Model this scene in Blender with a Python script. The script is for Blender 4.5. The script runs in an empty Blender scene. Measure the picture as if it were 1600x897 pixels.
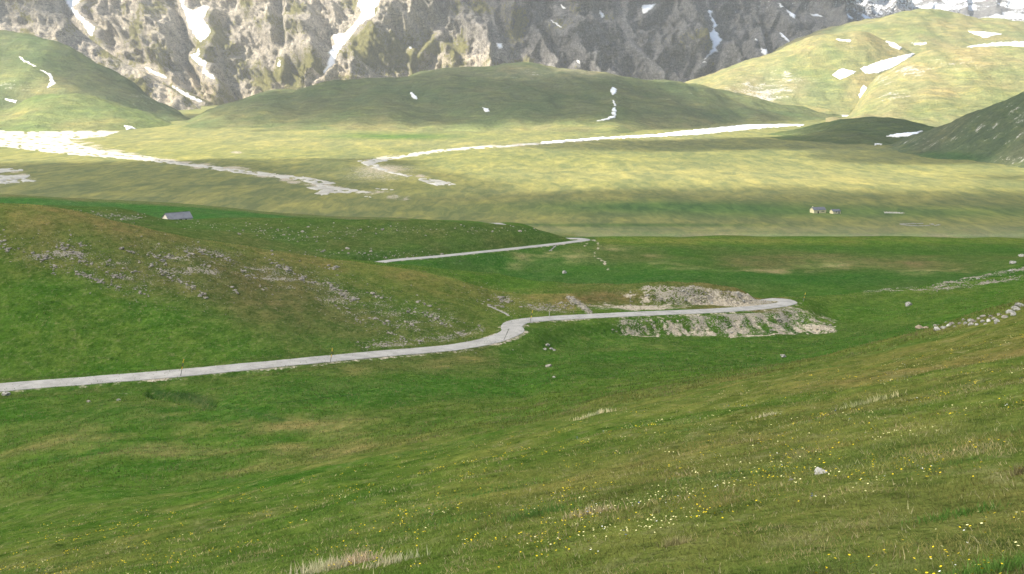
import bpy, bmesh, math, random
import numpy as np
from mathutils import Vector, Matrix
from mathutils.kdtree import KDTree

random.seed(7)
rng = np.random.default_rng(7)
scene = bpy.context.scene
COL = scene.collection

# ------------------------------------------------------------------ camera
F, CU, HOR = 1715.0, 800.0, 126.0      # focal length, centre column and horizon row of the 1600 x 897 photograph
CZ = 150.0                             # camera height above the plain, metres
cam_d = bpy.data.cameras.new("camera")
cam_d.lens = F / 1600 * 36.0
cam_d.sensor_width = 36.0
cam_d.sensor_fit = 'HORIZONTAL'
cam_d.shift_y = -(448.5 - HOR) / 1600
cam_d.clip_start = 0.3
cam_d.clip_end = 60000
cam = bpy.data.objects.new("camera", cam_d)
cam.location = (0, 0, CZ)
cam.rotation_euler = (math.radians(90), 0, 0)
COL.objects.link(cam)
scene.camera = cam

# ------------------------------------------------------------------ sky, sun, exposure
SUN_DIR = Vector((-0.70, -0.27, 0.66)).normalized()      # towards the sun: from the left
world = bpy.data.worlds.new("World")
scene.world = world
world.use_nodes = True
wn = world.node_tree
bg = wn.nodes["Background"]
sky = wn.nodes.new("ShaderNodeTexSky")
sky.sky_type = 'NISHITA'
sky.sun_disc = False
sky.sun_elevation = math.asin(SUN_DIR.z)
sky.sun_rotation = math.atan2(SUN_DIR.x, SUN_DIR.y)
sky.altitude = 1600
wn.links.new(sky.outputs[0], bg.inputs[0])
bg.inputs[1].default_value = 0.07
sun_d = bpy.data.lights.new("sun", 'SUN')
sun_d.energy = 4.8
sun_d.angle = math.radians(1.2)
sun_d.color = (1.0, 0.93, 0.80)
sun = bpy.data.objects.new("sun", sun_d)
sun.rotation_euler = (-SUN_DIR).to_track_quat('-Z', 'Y').to_euler()
COL.objects.link(sun)
vs = scene.view_settings
vs.view_transform = 'Standard'
vs.look = 'None'
vs.exposure = 1.72
vs.gamma = 1.0
vs.use_curve_mapping = False
cy = scene.cycles
cy.use_denoising = True
cy.max_bounces = 8
cy.diffuse_bounces = 3
cy.transmission_bounces = 6
cy.transparent_max_bounces = 8
cy.volume_bounces = 1

# ------------------------------------------------------------------ numeric helpers
def _hash(ix, iy, seed):
    h = (ix.astype(np.int64) * 374761393 + iy.astype(np.int64) * 668265263 + seed * 974634777) & 0xFFFFFFFF
    h = ((h ^ (h >> 13)) * 1274126177) & 0xFFFFFFFF
    h = ((h ^ (h >> 16)) * 2246822519) & 0xFFFFFFFF
    return (h ^ (h >> 15)) & 0xFFFF

def perlin(x, y, seed=0):
    x, y = np.broadcast_arrays(np.asarray(x, float), np.asarray(y, float))
    x0, y0 = np.floor(x), np.floor(y)
    fx, fy = x - x0, y - y0
    u_, v_ = fx * fx * fx * (fx * (fx * 6 - 15) + 10), fy * fy * fy * (fy * (fy * 6 - 15) + 10)
    def g(dx, dy):
        a = _hash(x0 + dx, y0 + dy, seed) * (2 * math.pi / 65536)
        return np.cos(a) * (fx - dx) + np.sin(a) * (fy - dy)
    a = g(0, 0) * (1 - u_) + g(1, 0) * u_
    b = g(0, 1) * (1 - u_) + g(1, 1) * u_
    return (a * (1 - v_) + b * v_) * 1.5

def fbm(x, y, octv=4, seed=0, gain=0.5, lac=2.03):
    s, a = 0.0, 1.0
    for k in range(octv):
        s = s + a * perlin(x, y, seed + k * 17)
        x, y = x * lac + 3.1, y * lac + 1.7
        a *= gain
    return s

def ridged(x, y, octv=5, seed=0, gain=0.55, lac=2.1):
    s, a, w = 0.0, 1.0, 1.0
    for k in range(octv):
        n = 1 - np.abs(perlin(x, y, seed + k * 13)) * 1.6
        n = np.clip(n, 0, 1) ** 2
        s = s + a * n * w
        w = np.clip(n * 1.3, 0.15, 1)
        x, y = x * lac + 5.3, y * lac + 2.9
        a *= gain
    return s

def sstep(a, b, x):
    t = np.clip((np.asarray(x, float) - a) / (b - a), 0, 1)
    return t * t * (3 - 2 * t)

def pchip(x, y, xq):
    """monotone cubic through (x, y), linear outside"""
    x, y, xq = np.asarray(x, float), np.asarray(y, float), np.asarray(xq, float)
    h = np.diff(x); d = np.diff(y) / h
    m = np.empty_like(y)
    m[0], m[-1] = d[0], d[-1]
    if len(x) > 2:
        w1, w2 = 2 * h[1:] + h[:-1], h[1:] + 2 * h[:-1]
        with np.errstate(divide='ignore', invalid='ignore'):
            mm = (w1 + w2) / (w1 / d[:-1] + w2 / d[1:])
        m[1:-1] = np.where(d[:-1] * d[1:] > 0, mm, 0)
    i = np.clip(np.searchsorted(x, xq) - 1, 0, len(x) - 2)
    hh = h[i]; t = np.clip((xq - x[i]) / hh, -3, 4)
    tc = np.clip(t, 0, 1)
    r = ((1 + 2 * tc) * (1 - tc) ** 2 * y[i] + tc * (1 - tc) ** 2 * hh * m[i]
         + tc * tc * (3 - 2 * tc) * y[i + 1] + tc * tc * (tc - 1) * hh * m[i + 1])
    r = r + np.where(t < 0, t * hh * m[i], 0) + np.where(t > 1, (t - 1) * hh * m[i + 1], 0)
    return r

def W(u, v, Y):
    """world point that stands at distance Y and shows at column u, row v of the photograph"""
    u, v, Y = np.asarray(u, float), np.asarray(v, float), np.asarray(Y, float)
    return np.stack(np.broadcast_arrays((u - CU) / F * Y, Y, CZ - (v - HOR) / F * Y), -1)

def uv_of(P):
    return CU + F * P[..., 0] / P[..., 1], HOR + F * (CZ - P[..., 2]) / P[..., 1]

def in_poly(px, py, poly):
    inside = np.zeros(px.shape, bool)
    n = len(poly)
    for i in range(n):
        x1, y1 = poly[i]; x2, y2 = poly[(i + 1) % n]
        c = (y1 > py) != (y2 > py)
        with np.errstate(divide='ignore', invalid='ignore'):
            inside ^= c & (px < (x2 - x1) * (py - y1) / (y2 - y1 + 1e-12) + x1)
    return inside

def line_dist(px, py, pts):
    d = np.full(px.shape, 1e9)
    for (x1, y1), (x2, y2) in zip(pts[:-1], pts[1:]):
        dx, dy = x2 - x1, y2 - y1
        t = np.clip(((px - x1) * dx + (py - y1) * dy) / (dx * dx + dy * dy + 1e-9), 0, 1)
        d = np.minimum(d, np.hypot(px - x1 - t * dx, py - y1 - t * dy))
    return d

# ------------------------------------------------------------------ object helpers
def mesh_np(name, verts, faces, mats, smooth=True, attrs=None, mat_idx=None):
    verts = np.ascontiguousarray(verts, np.float32).reshape(-1, 3)
    faces = np.ascontiguousarray(faces, np.int32)
    k = faces.shape[1]
    me = bpy.data.meshes.new(name)
    me.vertices.add(len(verts)); me.vertices.foreach_set("co", verts.ravel())
    me.loops.add(faces.size); me.loops.foreach_set("vertex_index", faces.ravel())
    me.polygons.add(len(faces))
    me.polygons.foreach_set("loop_start", np.arange(0, faces.size, k, dtype=np.int32))
    me.polygons.foreach_set("loop_total", np.full(len(faces), k, np.int32))
    me.polygons.foreach_set("use_smooth", np.full(len(faces), smooth, bool))
    for m in (mats if isinstance(mats, (list, tuple)) else [mats]):
        me.materials.append(m)
    if mat_idx is not None:
        me.polygons.foreach_set("material_index", np.ascontiguousarray(mat_idx, np.int32))
    for an, av in (attrs or {}).items():
        av = np.asarray(av, np.float32)
        if av.ndim == 1:
            a = me.attributes.new(an, 'FLOAT', 'POINT'); a.data.foreach_set("value", av)
        else:
            if av.shape[1] == 3:
                av = np.concatenate([av, np.ones((len(av), 1), np.float32)], 1)
            a = me.attributes.new(an, 'FLOAT_COLOR', 'POINT'); a.data.foreach_set("color", np.ascontiguousarray(av).ravel())
    me.update(calc_edges=True)
    return me

def link(name, me, parent=None):
    o = bpy.data.objects.new(name, me)
    COL.objects.link(o)
    if parent is not None:
        o.parent = parent
    return o

def tag(o, label=None, cat=None, group=None, kind=None):
    if label: o["label"] = label
    if cat: o["category"] = cat
    if group: o["group"] = group
    if kind: o["kind"] = kind
    return o

def empty(name, loc, rz=0):
    o = bpy.data.objects.new(name, None)
    o.location = loc; o.rotation_euler = (0, 0, rz)
    o.empty_display_size = 0.3
    COL.objects.link(o)
    return o

def grid_faces(nr, nc):
    i = (np.arange(nr - 1)[:, None] * nc + np.arange(nc - 1)[None, :])
    return np.stack([i, i + 1, i + nc + 1, i + nc], -1).reshape(-1, 4)

# ------------------------------------------------------------------ material helpers
class NT:
    def __init__(s, name):
        s.m = bpy.data.materials.new(name); s.m.use_nodes = True
        s.t = s.m.node_tree; s.t.nodes.clear()
        s.out = s.n("ShaderNodeOutputMaterial")
    def n(s, typ, **kw):
        nd = s.t.nodes.new(typ)
        for k, v in kw.items(): setattr(nd, k, v)
        return nd
    def put(s, sock, v):
        if hasattr(v, "is_output"): s.t.links.new(v, sock)
        else: sock.default_value = v
    def pos(s): return s.n("ShaderNodeNewGeometry").outputs["Position"]
    def attr(s, name, fac=True):
        a = s.n("ShaderNodeAttribute", attribute_name=name)
        return a.outputs["Fac"] if fac else a.outputs["Color"]
    def map(s, vec, scale=(1, 1, 1), rot=(0, 0, 0), loc=(0, 0, 0)):
        m = s.n("ShaderNodeMapping"); s.put(m.inputs["Vector"], vec)
        m.inputs["Scale"].default_value = scale; m.inputs["Rotation"].default_value = rot; m.inputs["Location"].default_value = loc
        return m.outputs[0]
    def noise(s, vec, scale, detail=3, rough=0.55, dist=0.0):
        n = s.n("ShaderNodeTexNoise"); s.put(n.inputs["Vector"], vec)
        n.inputs["Scale"].default_value = scale; n.inputs["Detail"].default_value = detail
        n.inputs["Roughness"].default_value = rough; n.inputs["Distortion"].default_value = dist
        return n.outputs["Fac"]
    def voro(s, vec, scale, feature='F1', out="Distance"):
        n = s.n("ShaderNodeTexVoronoi", feature=feature); s.put(n.inputs["Vector"], vec)
        n.inputs["Scale"].default_value = scale
        return n.outputs[out]
    def math(s, op, a, b=0.0, c=None, clamp=False):
        n = s.n("ShaderNodeMath", operation=op, use_clamp=clamp)
        s.put(n.inputs[0], a); s.put(n.inputs[1], b)
        if c is not None: s.put(n.inputs[2], c)
        return n.outputs[0]
    def rng(s, v, a, b, c=0.0, d=1.0, smooth=False):
        n = s.n("ShaderNodeMapRange", clamp=True)
        if smooth: n.interpolation_type = 'SMOOTHSTEP'
        s.put(n.inputs[0], v)
        for i, q in enumerate((a, b, c, d)): n.inputs[i + 1].default_value = q
        return n.outputs[0]
    def mix(s, f, a, b, mode='MIX'):
        n = s.n("ShaderNodeMix", data_type='RGBA', blend_type=mode)
        s.put(n.inputs[0], f)
        for q, i in ((a, 6), (b, 7)):
            if isinstance(q, (tuple, list)): q = tuple(q) + (1,) if len(q) == 3 else tuple(q)
            s.put(n.inputs[i], q)
        return n.outputs[2]
    def bump(s, h, strength=0.5, dist=0.1, normal=None):
        b = s.n("ShaderNodeBump"); b.inputs["Strength"].default_value = strength; b.inputs["Distance"].default_value = dist
        s.put(b.inputs["Height"], h)
        if normal is not None: s.put(b.inputs["Normal"], normal)
        return b.outputs[0]
    def bsdf(s, col, rough=0.9, normal=None, spec=0.15):
        p = s.n("ShaderNodeBsdfPrincipled")
        if isinstance(col, (tuple, list)): col = tuple(col) + (1,) if len(col) == 3 else tuple(col)
        s.put(p.inputs["Base Color"], col); s.put(p.inputs["Roughness"], rough)
        p.inputs["Specular IOR Level"].default_value = spec
        if normal is not None: s.put(p.inputs["Normal"], normal)
        s.t.links.new(p.outputs[0], s.out.inputs[0])
        return s.m

def mat_ground(name="meadow_ground"):
    t = NT(name); p = t.pos()
    tint = t.attr("tint", False); rock = t.attr("rock"); bare = t.attr("bare"); far = t.attr("far")
    n0 = t.noise(p, 0.028, 4, 0.6)
    n1 = t.noise(p, 0.22, 4, 0.62, 0.4)
    n2 = t.noise(p, 1.3, 4, 0.65)
    n3 = t.noise(p, 7.0, 3, 0.6)
    gr = t.noise(t.map(p, (1.1, 0.62, 0.8)), 1.0, 5, 0.75, 0.2)
    gr2 = t.noise(t.map(p, (0.24, 0.15, 0.2), (0, 0, 0.25)), 1.0, 5, 0.70, 0.5)
    sz = t.n('ShaderNodeSeparateXYZ'); t.put(sz.inputs[0], p)
    tr_ = t.math('SINE', t.math('ADD', t.math('MULTIPLY', sz.outputs[2], 5.2), t.math('MULTIPLY', n0, 26.0)))
    tr_ = t.math('ADD', tr_, t.math('MULTIPLY', t.math('SUBTRACT', n1, 0.5), 3.0))
    st = t.noise(t.map(p, (0.016, 0.007, 0.01), (0, 0, 0.7)), 1.0, 6, 0.66, 0.9)
    st2 = t.noise(t.map(p, (0.075, 0.022, 0.03), (0, 0, -0.5)), 1.0, 5, 0.7, 0.6)
    # dry and fresh patches
    c = t.mix(t.rng(n0, 0.38, 0.66), t.mix(1, tint, (0.78, 1.06, 0.72), 'MULTIPLY'), t.mix(1, tint, (1.16, 1.06, 1.05), 'MULTIPLY'))
    c = t.mix(t.rng(n1, 0.40, 0.70), c, t.mix(1, c, (1.34, 1.22, 1.25), 'MULTIPLY'))
    c = t.mix(t.rng(n2, 0.46, 0.30), c, t.mix(1, c, (0.52, 0.60, 0.58), 'MULTIPLY'))
    c = t.mix(t.rng(n2, 0.56, 0.74), c, t.mix(1, c, (1.55, 1.32, 1.5), 'MULTIPLY'))
    c = t.mix(t.rng(n3, 0.5, 0.3), c, t.mix(1, c, (0.62, 0.66, 0.62), 'MULTIPLY'))
    c = t.mix(t.rng(gr2, 0.40, 0.62), t.mix(1, c, (0.74, 0.84, 0.72), 'MULTIPLY'), t.mix(1, c, (1.30, 1.14, 1.22), 'MULTIPLY'))
    c = t.mix(t.rng(gr, 0.47, 0.34), c, t.mix(1, c, (0.50, 0.60, 0.55), 'MULTIPLY'))
    c = t.mix(t.rng(gr, 0.54, 0.74, 0, 0.55), c, (0.235, 0.205, 0.105))
    c = t.mix(t.rng(tr_, 0.3, 1.1, 0, 0.5), c, t.mix(1, c, (0.72, 0.76, 0.74), 'MULTIPLY'))
    # streaks of the plain: drier lines and darker drainage lines
    cf = t.mix(t.rng(st, 0.42, 0.64), t.mix(1, tint, (0.76, 0.82, 0.86), 'MULTIPLY'), t.mix(1, tint, (1.18, 1.12, 1.0), 'MULTIPLY'))
    cf = t.mix(t.rng(st2, 0.40, 0.64), t.mix(1, cf, (0.74, 0.80, 0.82), 'MULTIPLY'), t.mix(1, cf, (1.24, 1.19, 1.06), 'MULTIPLY'))
    c = t.mix(far, c, cf)
    # pale bare earth and gravel
    bn = t.math('ADD', bare, t.math('MULTIPLY', t.math('SUBTRACT', n1, 0.5), 1.1))
    bn = t.math('ADD', bn, t.math('MULTIPLY', t.math('SUBTRACT', n2, 0.5), 0.7))
    bm = t.math('MULTIPLY', t.rng(bn, 0.42, 0.62), t.rng(bare, 0.02, 0.15))
    bc = t.mix(t.rng(n2, 0.35, 0.65), (0.24, 0.20, 0.14), (0.44, 0.39, 0.305))
    c = t.mix(bm, c, bc)
    # stone showing through the turf
    vr = t.voro(p, 0.75); vr2 = t.voro(p, 2.1)
    rn = t.math('ADD', rock, t.math('MULTIPLY', t.math('SUBTRACT', n1, 0.5), 1.3))
    rn = t.math('ADD', rn, t.math('MULTIPLY', t.math('SUBTRACT', 0.42, vr2), 0.75))
    rm = t.math('MULTIPLY', t.rng(rn, 0.55, 0.68), t.rng(rock, 0.02, 0.15))
    rc = t.mix(t.rng(n3, 0.35, 0.68), (0.14, 0.125, 0.095), (0.39, 0.355, 0.285))
    c = t.mix(rm, c, rc)
    h = t.math('ADD', t.math('MULTIPLY', n2, 1.0), t.math('MULTIPLY', n3, 0.35))
    h = t.math('ADD', h, t.math('MULTIPLY', gr, 1.2))
    h = t.math('ADD', h, t.math('MULTIPLY', rm, 0.5))
    nb = t.bump(h, 0.75, 0.28)
    return t.bsdf(c, 1.0, nb, 0.0)

def mat_hill(name="hill_turf"):
    t = NT(name); p = t.pos()
    tint = t.attr("tint", False); rock = t.attr("rock")
    n0 = t.noise(p, 0.006, 5, 0.6)
    n1 = t.noise(t.map(p, (0.02, 0.045, 0.03)), 1.0, 5, 0.65, 0.6)
    n2 = t.noise(p, 0.15, 5, 0.75)
    st = t.noise(t.map(p, (0.012, 0.02, 0.09)), 1.0, 4, 0.6, 0.7)
    c = t.mix(t.rng(n0, 0.38, 0.64), t.mix(1, tint, (0.84, 0.98, 0.88), 'MULTIPLY'), t.mix(1, tint, (1.14, 1.06, 1.04), 'MULTIPLY'))
    c = t.mix(t.rng(n1, 0.38, 0.66), t.mix(1, c, (0.78, 0.82, 0.82), 'MULTIPLY'), t.mix(1, c, (1.25, 1.22, 1.14), 'MULTIPLY'))
    c = t.mix(t.rng(st, 0.50, 0.66), c, t.mix(1, c, (1.35, 1.24, 1.08), 'MULTIPLY'))
    c = t.mix(t.rng(n2, 0.48, 0.34), c, t.mix(1, c, (0.58, 0.66, 0.64), 'MULTIPLY'))
    c = t.mix(t.rng(n2, 0.55, 0.68), c, t.mix(1, c, (1.4, 1.32, 1.3), 'MULTIPLY'))
    rn = t.math('ADD', rock, t.math('MULTIPLY', t.math('SUBTRACT', n1, 0.5), 1.5))
    rn = t.math('ADD', rn, t.math('MULTIPLY', t.math('SUBTRACT', n2, 0.5), 1.0))
    rm = t.math('MULTIPLY', t.rng(rn, 0.55, 0.72), t.rng(rock, 0.02, 0.15))
    rc = t.mix(t.rng(n2, 0.35, 0.65), (0.27, 0.25, 0.21), (0.46, 0.44, 0.39))
    c = t.mix(rm, c, rc)
    nb = t.bump(t.math('ADD', t.math('MULTIPLY', n1, 1.2), n2), 0.9, 6.0)
    return t.bsdf(c, 1.0, nb, 0.0)

def mat_mountain(name="mountain_rock"):
    t = NT(name); p = t.pos()
    veg = t.attr("veg"); scree = t.attr("scree"); snow = t.attr("snow")
    n0 = t.noise(p, 0.004, 5, 0.6)
    n1 = t.noise(t.map(p, (0.045, 0.03, 0.03), (0, 0.6, 0)), 1.0, 6, 0.74, 0.9)
    n2 = t.noise(t.map(p, (0.12, 0.06, 0.10)), 1.0, 5, 0.8, 0.4)
    st = t.noise(t.map(p, (0.010, 0.01, 0.055), (0, 0.62, 0)), 1.0, 6, 0.7, 1.2)     # tilted beds
    rc = t.mix(t.rng(n1, 0.36, 0.62), (0.24, 0.215, 0.185), (0.55, 0.485, 0.38))
    rc = t.mix(t.rng(n0, 0.42, 0.62), rc, t.mix(1, rc, (0.84, 0.84, 0.87), 'MULTIPLY'))
    rc = t.mix(t.rng(st, 0.47, 0.40), rc, t.mix(1, rc, (0.56, 0.57, 0.60), 'MULTIPLY'))
    sn = t.math('ADD', scree, t.math('MULTIPLY', t.math('SUBTRACT', n1, 0.5), 1.1))
    rc = t.mix(t.rng(sn, 0.45, 0.66), rc, t.mix(t.rng(n1, .35, .65), (0.40, 0.335, 0.24), (0.60, 0.51, 0.385)))
    rc = t.mix(t.rng(n2, 0.55, 0.63), rc, (0.68, 0.61, 0.50))
    rc = t.mix(t.rng(n2, 0.45, 0.37), rc, (0.16, 0.15, 0.145))
    rc = t.mix(t.attr('dark'), rc, t.mix(1, rc, (0.38, 0.42, 0.52), 'MULTIPLY'))  # right part: darker rock plus bluish cloud shade, put into the colour
    vn = t.math('ADD', veg, t.math('MULTIPLY', t.math('SUBTRACT', n1, 0.5), 1.6))
    vn = t.math('ADD', vn, t.math('MULTIPLY', t.math('SUBTRACT', n2, 0.5), 1.0))
    vm = t.math('MULTIPLY', t.rng(vn, 0.5, 0.62), t.rng(veg, 0.02, 0.2))
    c = t.mix(vm, rc, t.mix(t.rng(n2, .35, .65), (0.10, 0.10, 0.035), (0.24, 0.22, 0.09)))
    wn_ = t.math('ADD', snow, t.math('MULTIPLY', t.math('SUBTRACT', n1, 0.5), 1.4))
    wn_ = t.math('ADD', wn_, t.math('MULTIPLY', t.math('SUBTRACT', n2, 0.5), 0.8))
    wm = t.math('MULTIPLY', t.rng(wn_, 0.5, 0.62), t.rng(snow, 0.02, 0.15))
    c = t.mix(wm, c, (0.84, 0.86, 0.9))
    h = t.math('ADD', t.math('MULTIPLY', n1, 1.6), t.math('MULTIPLY', n2, 0.9))
    h = t.math('ADD', h, t.math('MULTIPLY', st, 0.7))
    nb = t.bump(h, 1.0, 16.0)
    return t.bsdf(c, 1.0, nb, 0.0)

def mat_simple(name, c1, c2, scale, rough=0.85, bump=0.3, bdist=0.02, spec=0.2, detail=4):
    t = NT(name); p = t.pos()
    n = t.noise(p, scale, detail, 0.62)
    n2 = t.noise(p, scale * 7, 3, 0.6)
    c = t.mix(t.rng(n, 0.34, 0.66), c1, c2)
    c = t.mix(t.rng(n2, 0.46, 0.3), c, t.mix(1, c, (0.75, 0.75, 0.75), 'MULTIPLY'))
    nb = t.bump(t.math('ADD', n, t.math('MULTIPLY', n2, 0.4)), bump, bdist)
    return t.bsdf(c, rough, nb, spec)

M_GROUND = mat_ground()
M_HILL = mat_hill()
M_MOUNT = mat_mountain()
def mat_snow():
    t = NT("old_snow"); p = t.pos()
    n = t.noise(p, 0.05, 5, 0.65); n2 = t.noise(p, 0.25, 4, 0.6)
    c = t.mix(t.rng(n, 0.35, 0.65), (0.74, 0.76, 0.79), (0.86, 0.87, 0.88))
    d = t.math('ADD', t.math('MULTIPLY', t.attr("rim"), 0.75), t.math('MULTIPLY', t.math('SUBTRACT', n2, 0.5), 0.9))
    c = t.mix(t.rng(d, 0.15, 0.9, 0, 0.8), c, (0.40, 0.37, 0.31))
    return t.bsdf(c, 0.7, t.bump(t.math('ADD', n, n2), 0.6, 2.0), 0.2)
M_SNOW = mat_snow()
M_GRAVEL = mat_simple("pale_gravel", (0.30, 0.28, 0.235), (0.44, 0.415, 0.355), 0.06, 0.95, 0.5, 0.6, 0.1)
M_STREAM = mat_simple("limestone_streambed", (0.26, 0.25, 0.21), (0.46, 0.44, 0.39), 0.05, 0.95, 0.5, 0.6, 0.1)
M_ROAD = mat_simple("weathered_asphalt", (0.24, 0.232, 0.212), (0.345, 0.33, 0.30), 0.35, 0.92, 0.3, 0.01, 0.2)
M_ROCK = mat_simple("limestone", (0.11, 0.10, 0.08), (0.31, 0.285, 0.235), 1.6, 0.95, 0.8, 0.12, 0.1)
M_ROCKPALE = mat_simple("lichen_limestone", (0.13, 0.125, 0.105), (0.42, 0.405, 0.355), 2.2, 0.95, 0.8, 0.1, 0.1)
M_ROCKBROWN = mat_simple("earthy_stone", (0.20, 0.15, 0.105), (0.36, 0.29, 0.21), 2.0, 0.95, 0.8, 0.1, 0.1)

# ------------------------------------------------------------------ terrain from feature lines
def layer(cols, U, rows_fn):
    """cols: {u: [(Y, v), ...]} with the same feature count in every column. Returns Yk, vk arrays on the columns U."""
    us = sorted(cols)
    K = len(cols[us[0]])
    for u in us: assert len(cols[u]) == K, (u, len(cols[u]), K)
    Yk = np.stack([np.exp(pchip(us, [math.log(cols[u][k][0]) for u in us], U)) for k in range(K)])
    vk = np.stack([pchip(us, [cols[u][k][1] for u in us], U) for k in range(K)])
    return Yk, vk

def pl(u, Y):       # the near slope: a tilted plane falling away and to the left
    return HOR + F * (1.7 / Y + 0.30) - 0.20 * (u - CU)

PLAIN = [(1350, 127 + 142 * F / 1350), (1900, HOR + 140 * F / 1900), (2900, HOR + 132 * F / 2900), (4500, HOR + 112 * F / 4500), (12000, HOR + 60 * F / 12000)]
P0 = (1080, HOR + 143 * F / 1080)
#            C          D(shoulder) E           F(foot)     G(verge)    R(road)     H(inner verge) I        J(ridge)    K(hidden)   L          L2          M(bank)     N(top)     O(dip)      Q(crest)   Q2
COLS = {
 -400: [(90, 885), (130, 800), (160, 722), (176, 672), (183, 650), (188, 640), (195, 626), (235, 450), (280, 300), (340, 330), (430, 335), (500, 333), (540, 330), (580, 322), (650, 330), (780, 296), (950, 320)],
 0:    [(90, 818), (125, 745), (160, 673), (186, 628), (195, 611), (199.5, 605), (206, 596), (240, 458), (300, 318), (390, 342), (450, 340), (510, 336), (540, 331), (580, 321), (650, 330), (800, 304), (950, 330)],
 150:  [(92, 792), (130, 712), (165, 655), (190, 614), (199, 600), (203.5, 593.5), (210, 586), (245, 468), (308, 340), (400, 365), (460, 352), (510, 340), (535, 332), (575, 323), (650, 338), (820, 311), (950, 335)],
 300:  [(100, 768), (140, 690), (172, 638), (196, 602), (204, 588), (208, 581), (214, 573), (250, 478), (315, 371), (410, 400), (465, 375), (510, 357), (535, 349), (565, 342), (650, 352), (840, 319), (960, 340)],
 420:  [(103, 742), (145, 668), (178, 615), (203, 584), (212, 574), (216, 568.5), (222, 561), (265, 474), (332, 391), (420, 418), (470, 390), (510, 366), (540, 352), (570, 342), (660, 352), (870, 331), (980, 345)],
 520:  [(106, 722), (150, 655), (190, 603), (213, 574), (222, 564), (226.5, 559), (233, 551), (280, 474), (348, 404), (425, 428), (475, 402), (515, 373), (545, 355), (572, 343), (670, 355), (900, 338), (1000, 350)],
 620:  [(108, 702), (150, 648), (195, 596), (222, 566), (232, 555), (236.5, 550), (242, 543), (292, 475), (362, 412), (430, 436), (470, 414), (490, 405), (540, 368), (575, 344), (680, 356), (900, 341), (1010, 351)],
 700:  [(110, 686), (150, 641), (200, 592), (230, 562), (241, 549), (246, 544), (252, 537), (300, 480), (375, 419), (435, 444), (478, 424), (515, 398.5), (545, 373), (580, 345), (690, 362), (880, 344), (1010, 353)],
 770:  [(110, 672), (150, 638), (200, 592), (238, 558), (253, 540), (259, 530), (290, 502), (318, 480), (382, 428), (440, 457), (485, 438), (541, 391), (560, 372), (590, 349.5), (680, 360), (830, 347), (980, 360)],
 810:  [(110, 665), (150, 634), (205, 589), (246, 553), (261, 532), (276, 511), (291, 499.5), (325, 475), (386, 436), (440, 462), (488, 441), (555, 387), (570, 374), (598, 353), (680, 364), (830, 348.5), (980, 362)],
 860:  [(110, 654), (135, 636), (200, 585), (262, 545), (285, 505), (295, 497), (302, 492), (328, 472), (376, 442), (420, 472), (478, 444), (575, 382), (588, 374), (612, 364), (700, 376), (830, 368), (980, 368)],
 900:  [(110, 646), (130, 635), (200, 580), (280, 531), (292, 500), (299, 495), (306, 490), (328, 472), (370, 446), (410, 475), (470, 445), (588, 379), (602, 374.5), (625, 371), (710, 385), (850, 380), (980, 372)],
 960:  [(104, 635), (122, 625), (190, 586), (291, 524), (299, 496), (304.5, 492), (313, 486.5), (331, 476), (358, 444), (405, 477), (465, 442), (570, 390), (605, 378), (640, 371), (720, 386), (850, 382), (980, 373)],
 1050: [(100, 619), (120, 609), (185, 582), (298, 523), (308, 492.5), (313, 488), (321, 483), (332, 478), (346, 442), (400, 478), (460, 440), (560, 396), (620, 376), (648, 369.5), (730, 386), (860, 382), (980, 373)],
 1140: [(100, 600), (122, 591), (185, 577), (304, 522), (316, 489), (322, 484), (330, 479), (337, 476), (348, 447), (400, 480), (460, 440), (560, 397), (625, 375), (650, 368.5), (735, 386), (860, 382), (990, 373)],
 1210: [(100, 588), (122, 577), (185, 573), (308, 520), (326, 484), (333, 478), (339, 473.5), (345, 471), (354, 465), (400, 480), (460, 442), (560, 398), (630, 374), (652, 368.5), (740, 386), (860, 382), (990, 373)],
 1250: [(100, 580), (124, 568), (185, 570), (312, 520), (332, 484), (340, 476), (346, 472), (354, 468), (368, 464), (400, 470), (460, 443), (560, 399), (632, 374), (654, 368.5), (740, 386), (860, 382), (990, 373)],
 1310: [(100, 567), (125, 555), (185, 563), (300, 521), (318, 509), (330, 501), (345, 490), (365, 473), (384, 461), (405, 462), (460, 441), (560, 400), (634, 374), (656, 369), (740, 386), (860, 382), (990, 373)],
 1450: [(100, 537), (130, 515), (185, 530), (270, 512), (310, 493), (330, 483), (350, 473), (375, 458), (402, 446), (425, 450), (470, 432), (565, 399), (640, 376), (664, 370), (745, 387), (860, 383), (990, 374)],
 1600: [(95, 500), (138, 468), (180, 490), (250, 482), (310, 466), (335, 458), (355, 450), (385, 434), (424, 412), (450, 424), (490, 410), (570, 397), (650, 379), (680, 373), (750, 388), (860, 384), (990, 375)],
 2000: [(90, 425), (140, 385), (180, 410), (250, 405), (310, 395), (335, 388), (355, 380), (385, 360), (430, 335), (455, 350), (500, 345), (580, 360), (660, 378), (690, 376), (750, 388), (860, 384), (990, 376)],
}
for u_ in COLS:
    fr = [(3.0, pl(u_, 3.0)), (7, pl(u_, 7)), (25, pl(u_, 25)), (55, pl(u_, 55))]
    if u_ >= 1450: fr[3] = (52, pl(u_, 52) - 3)
    COLS[u_] = fr + COLS[u_] + [P0] + PLAIN

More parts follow.
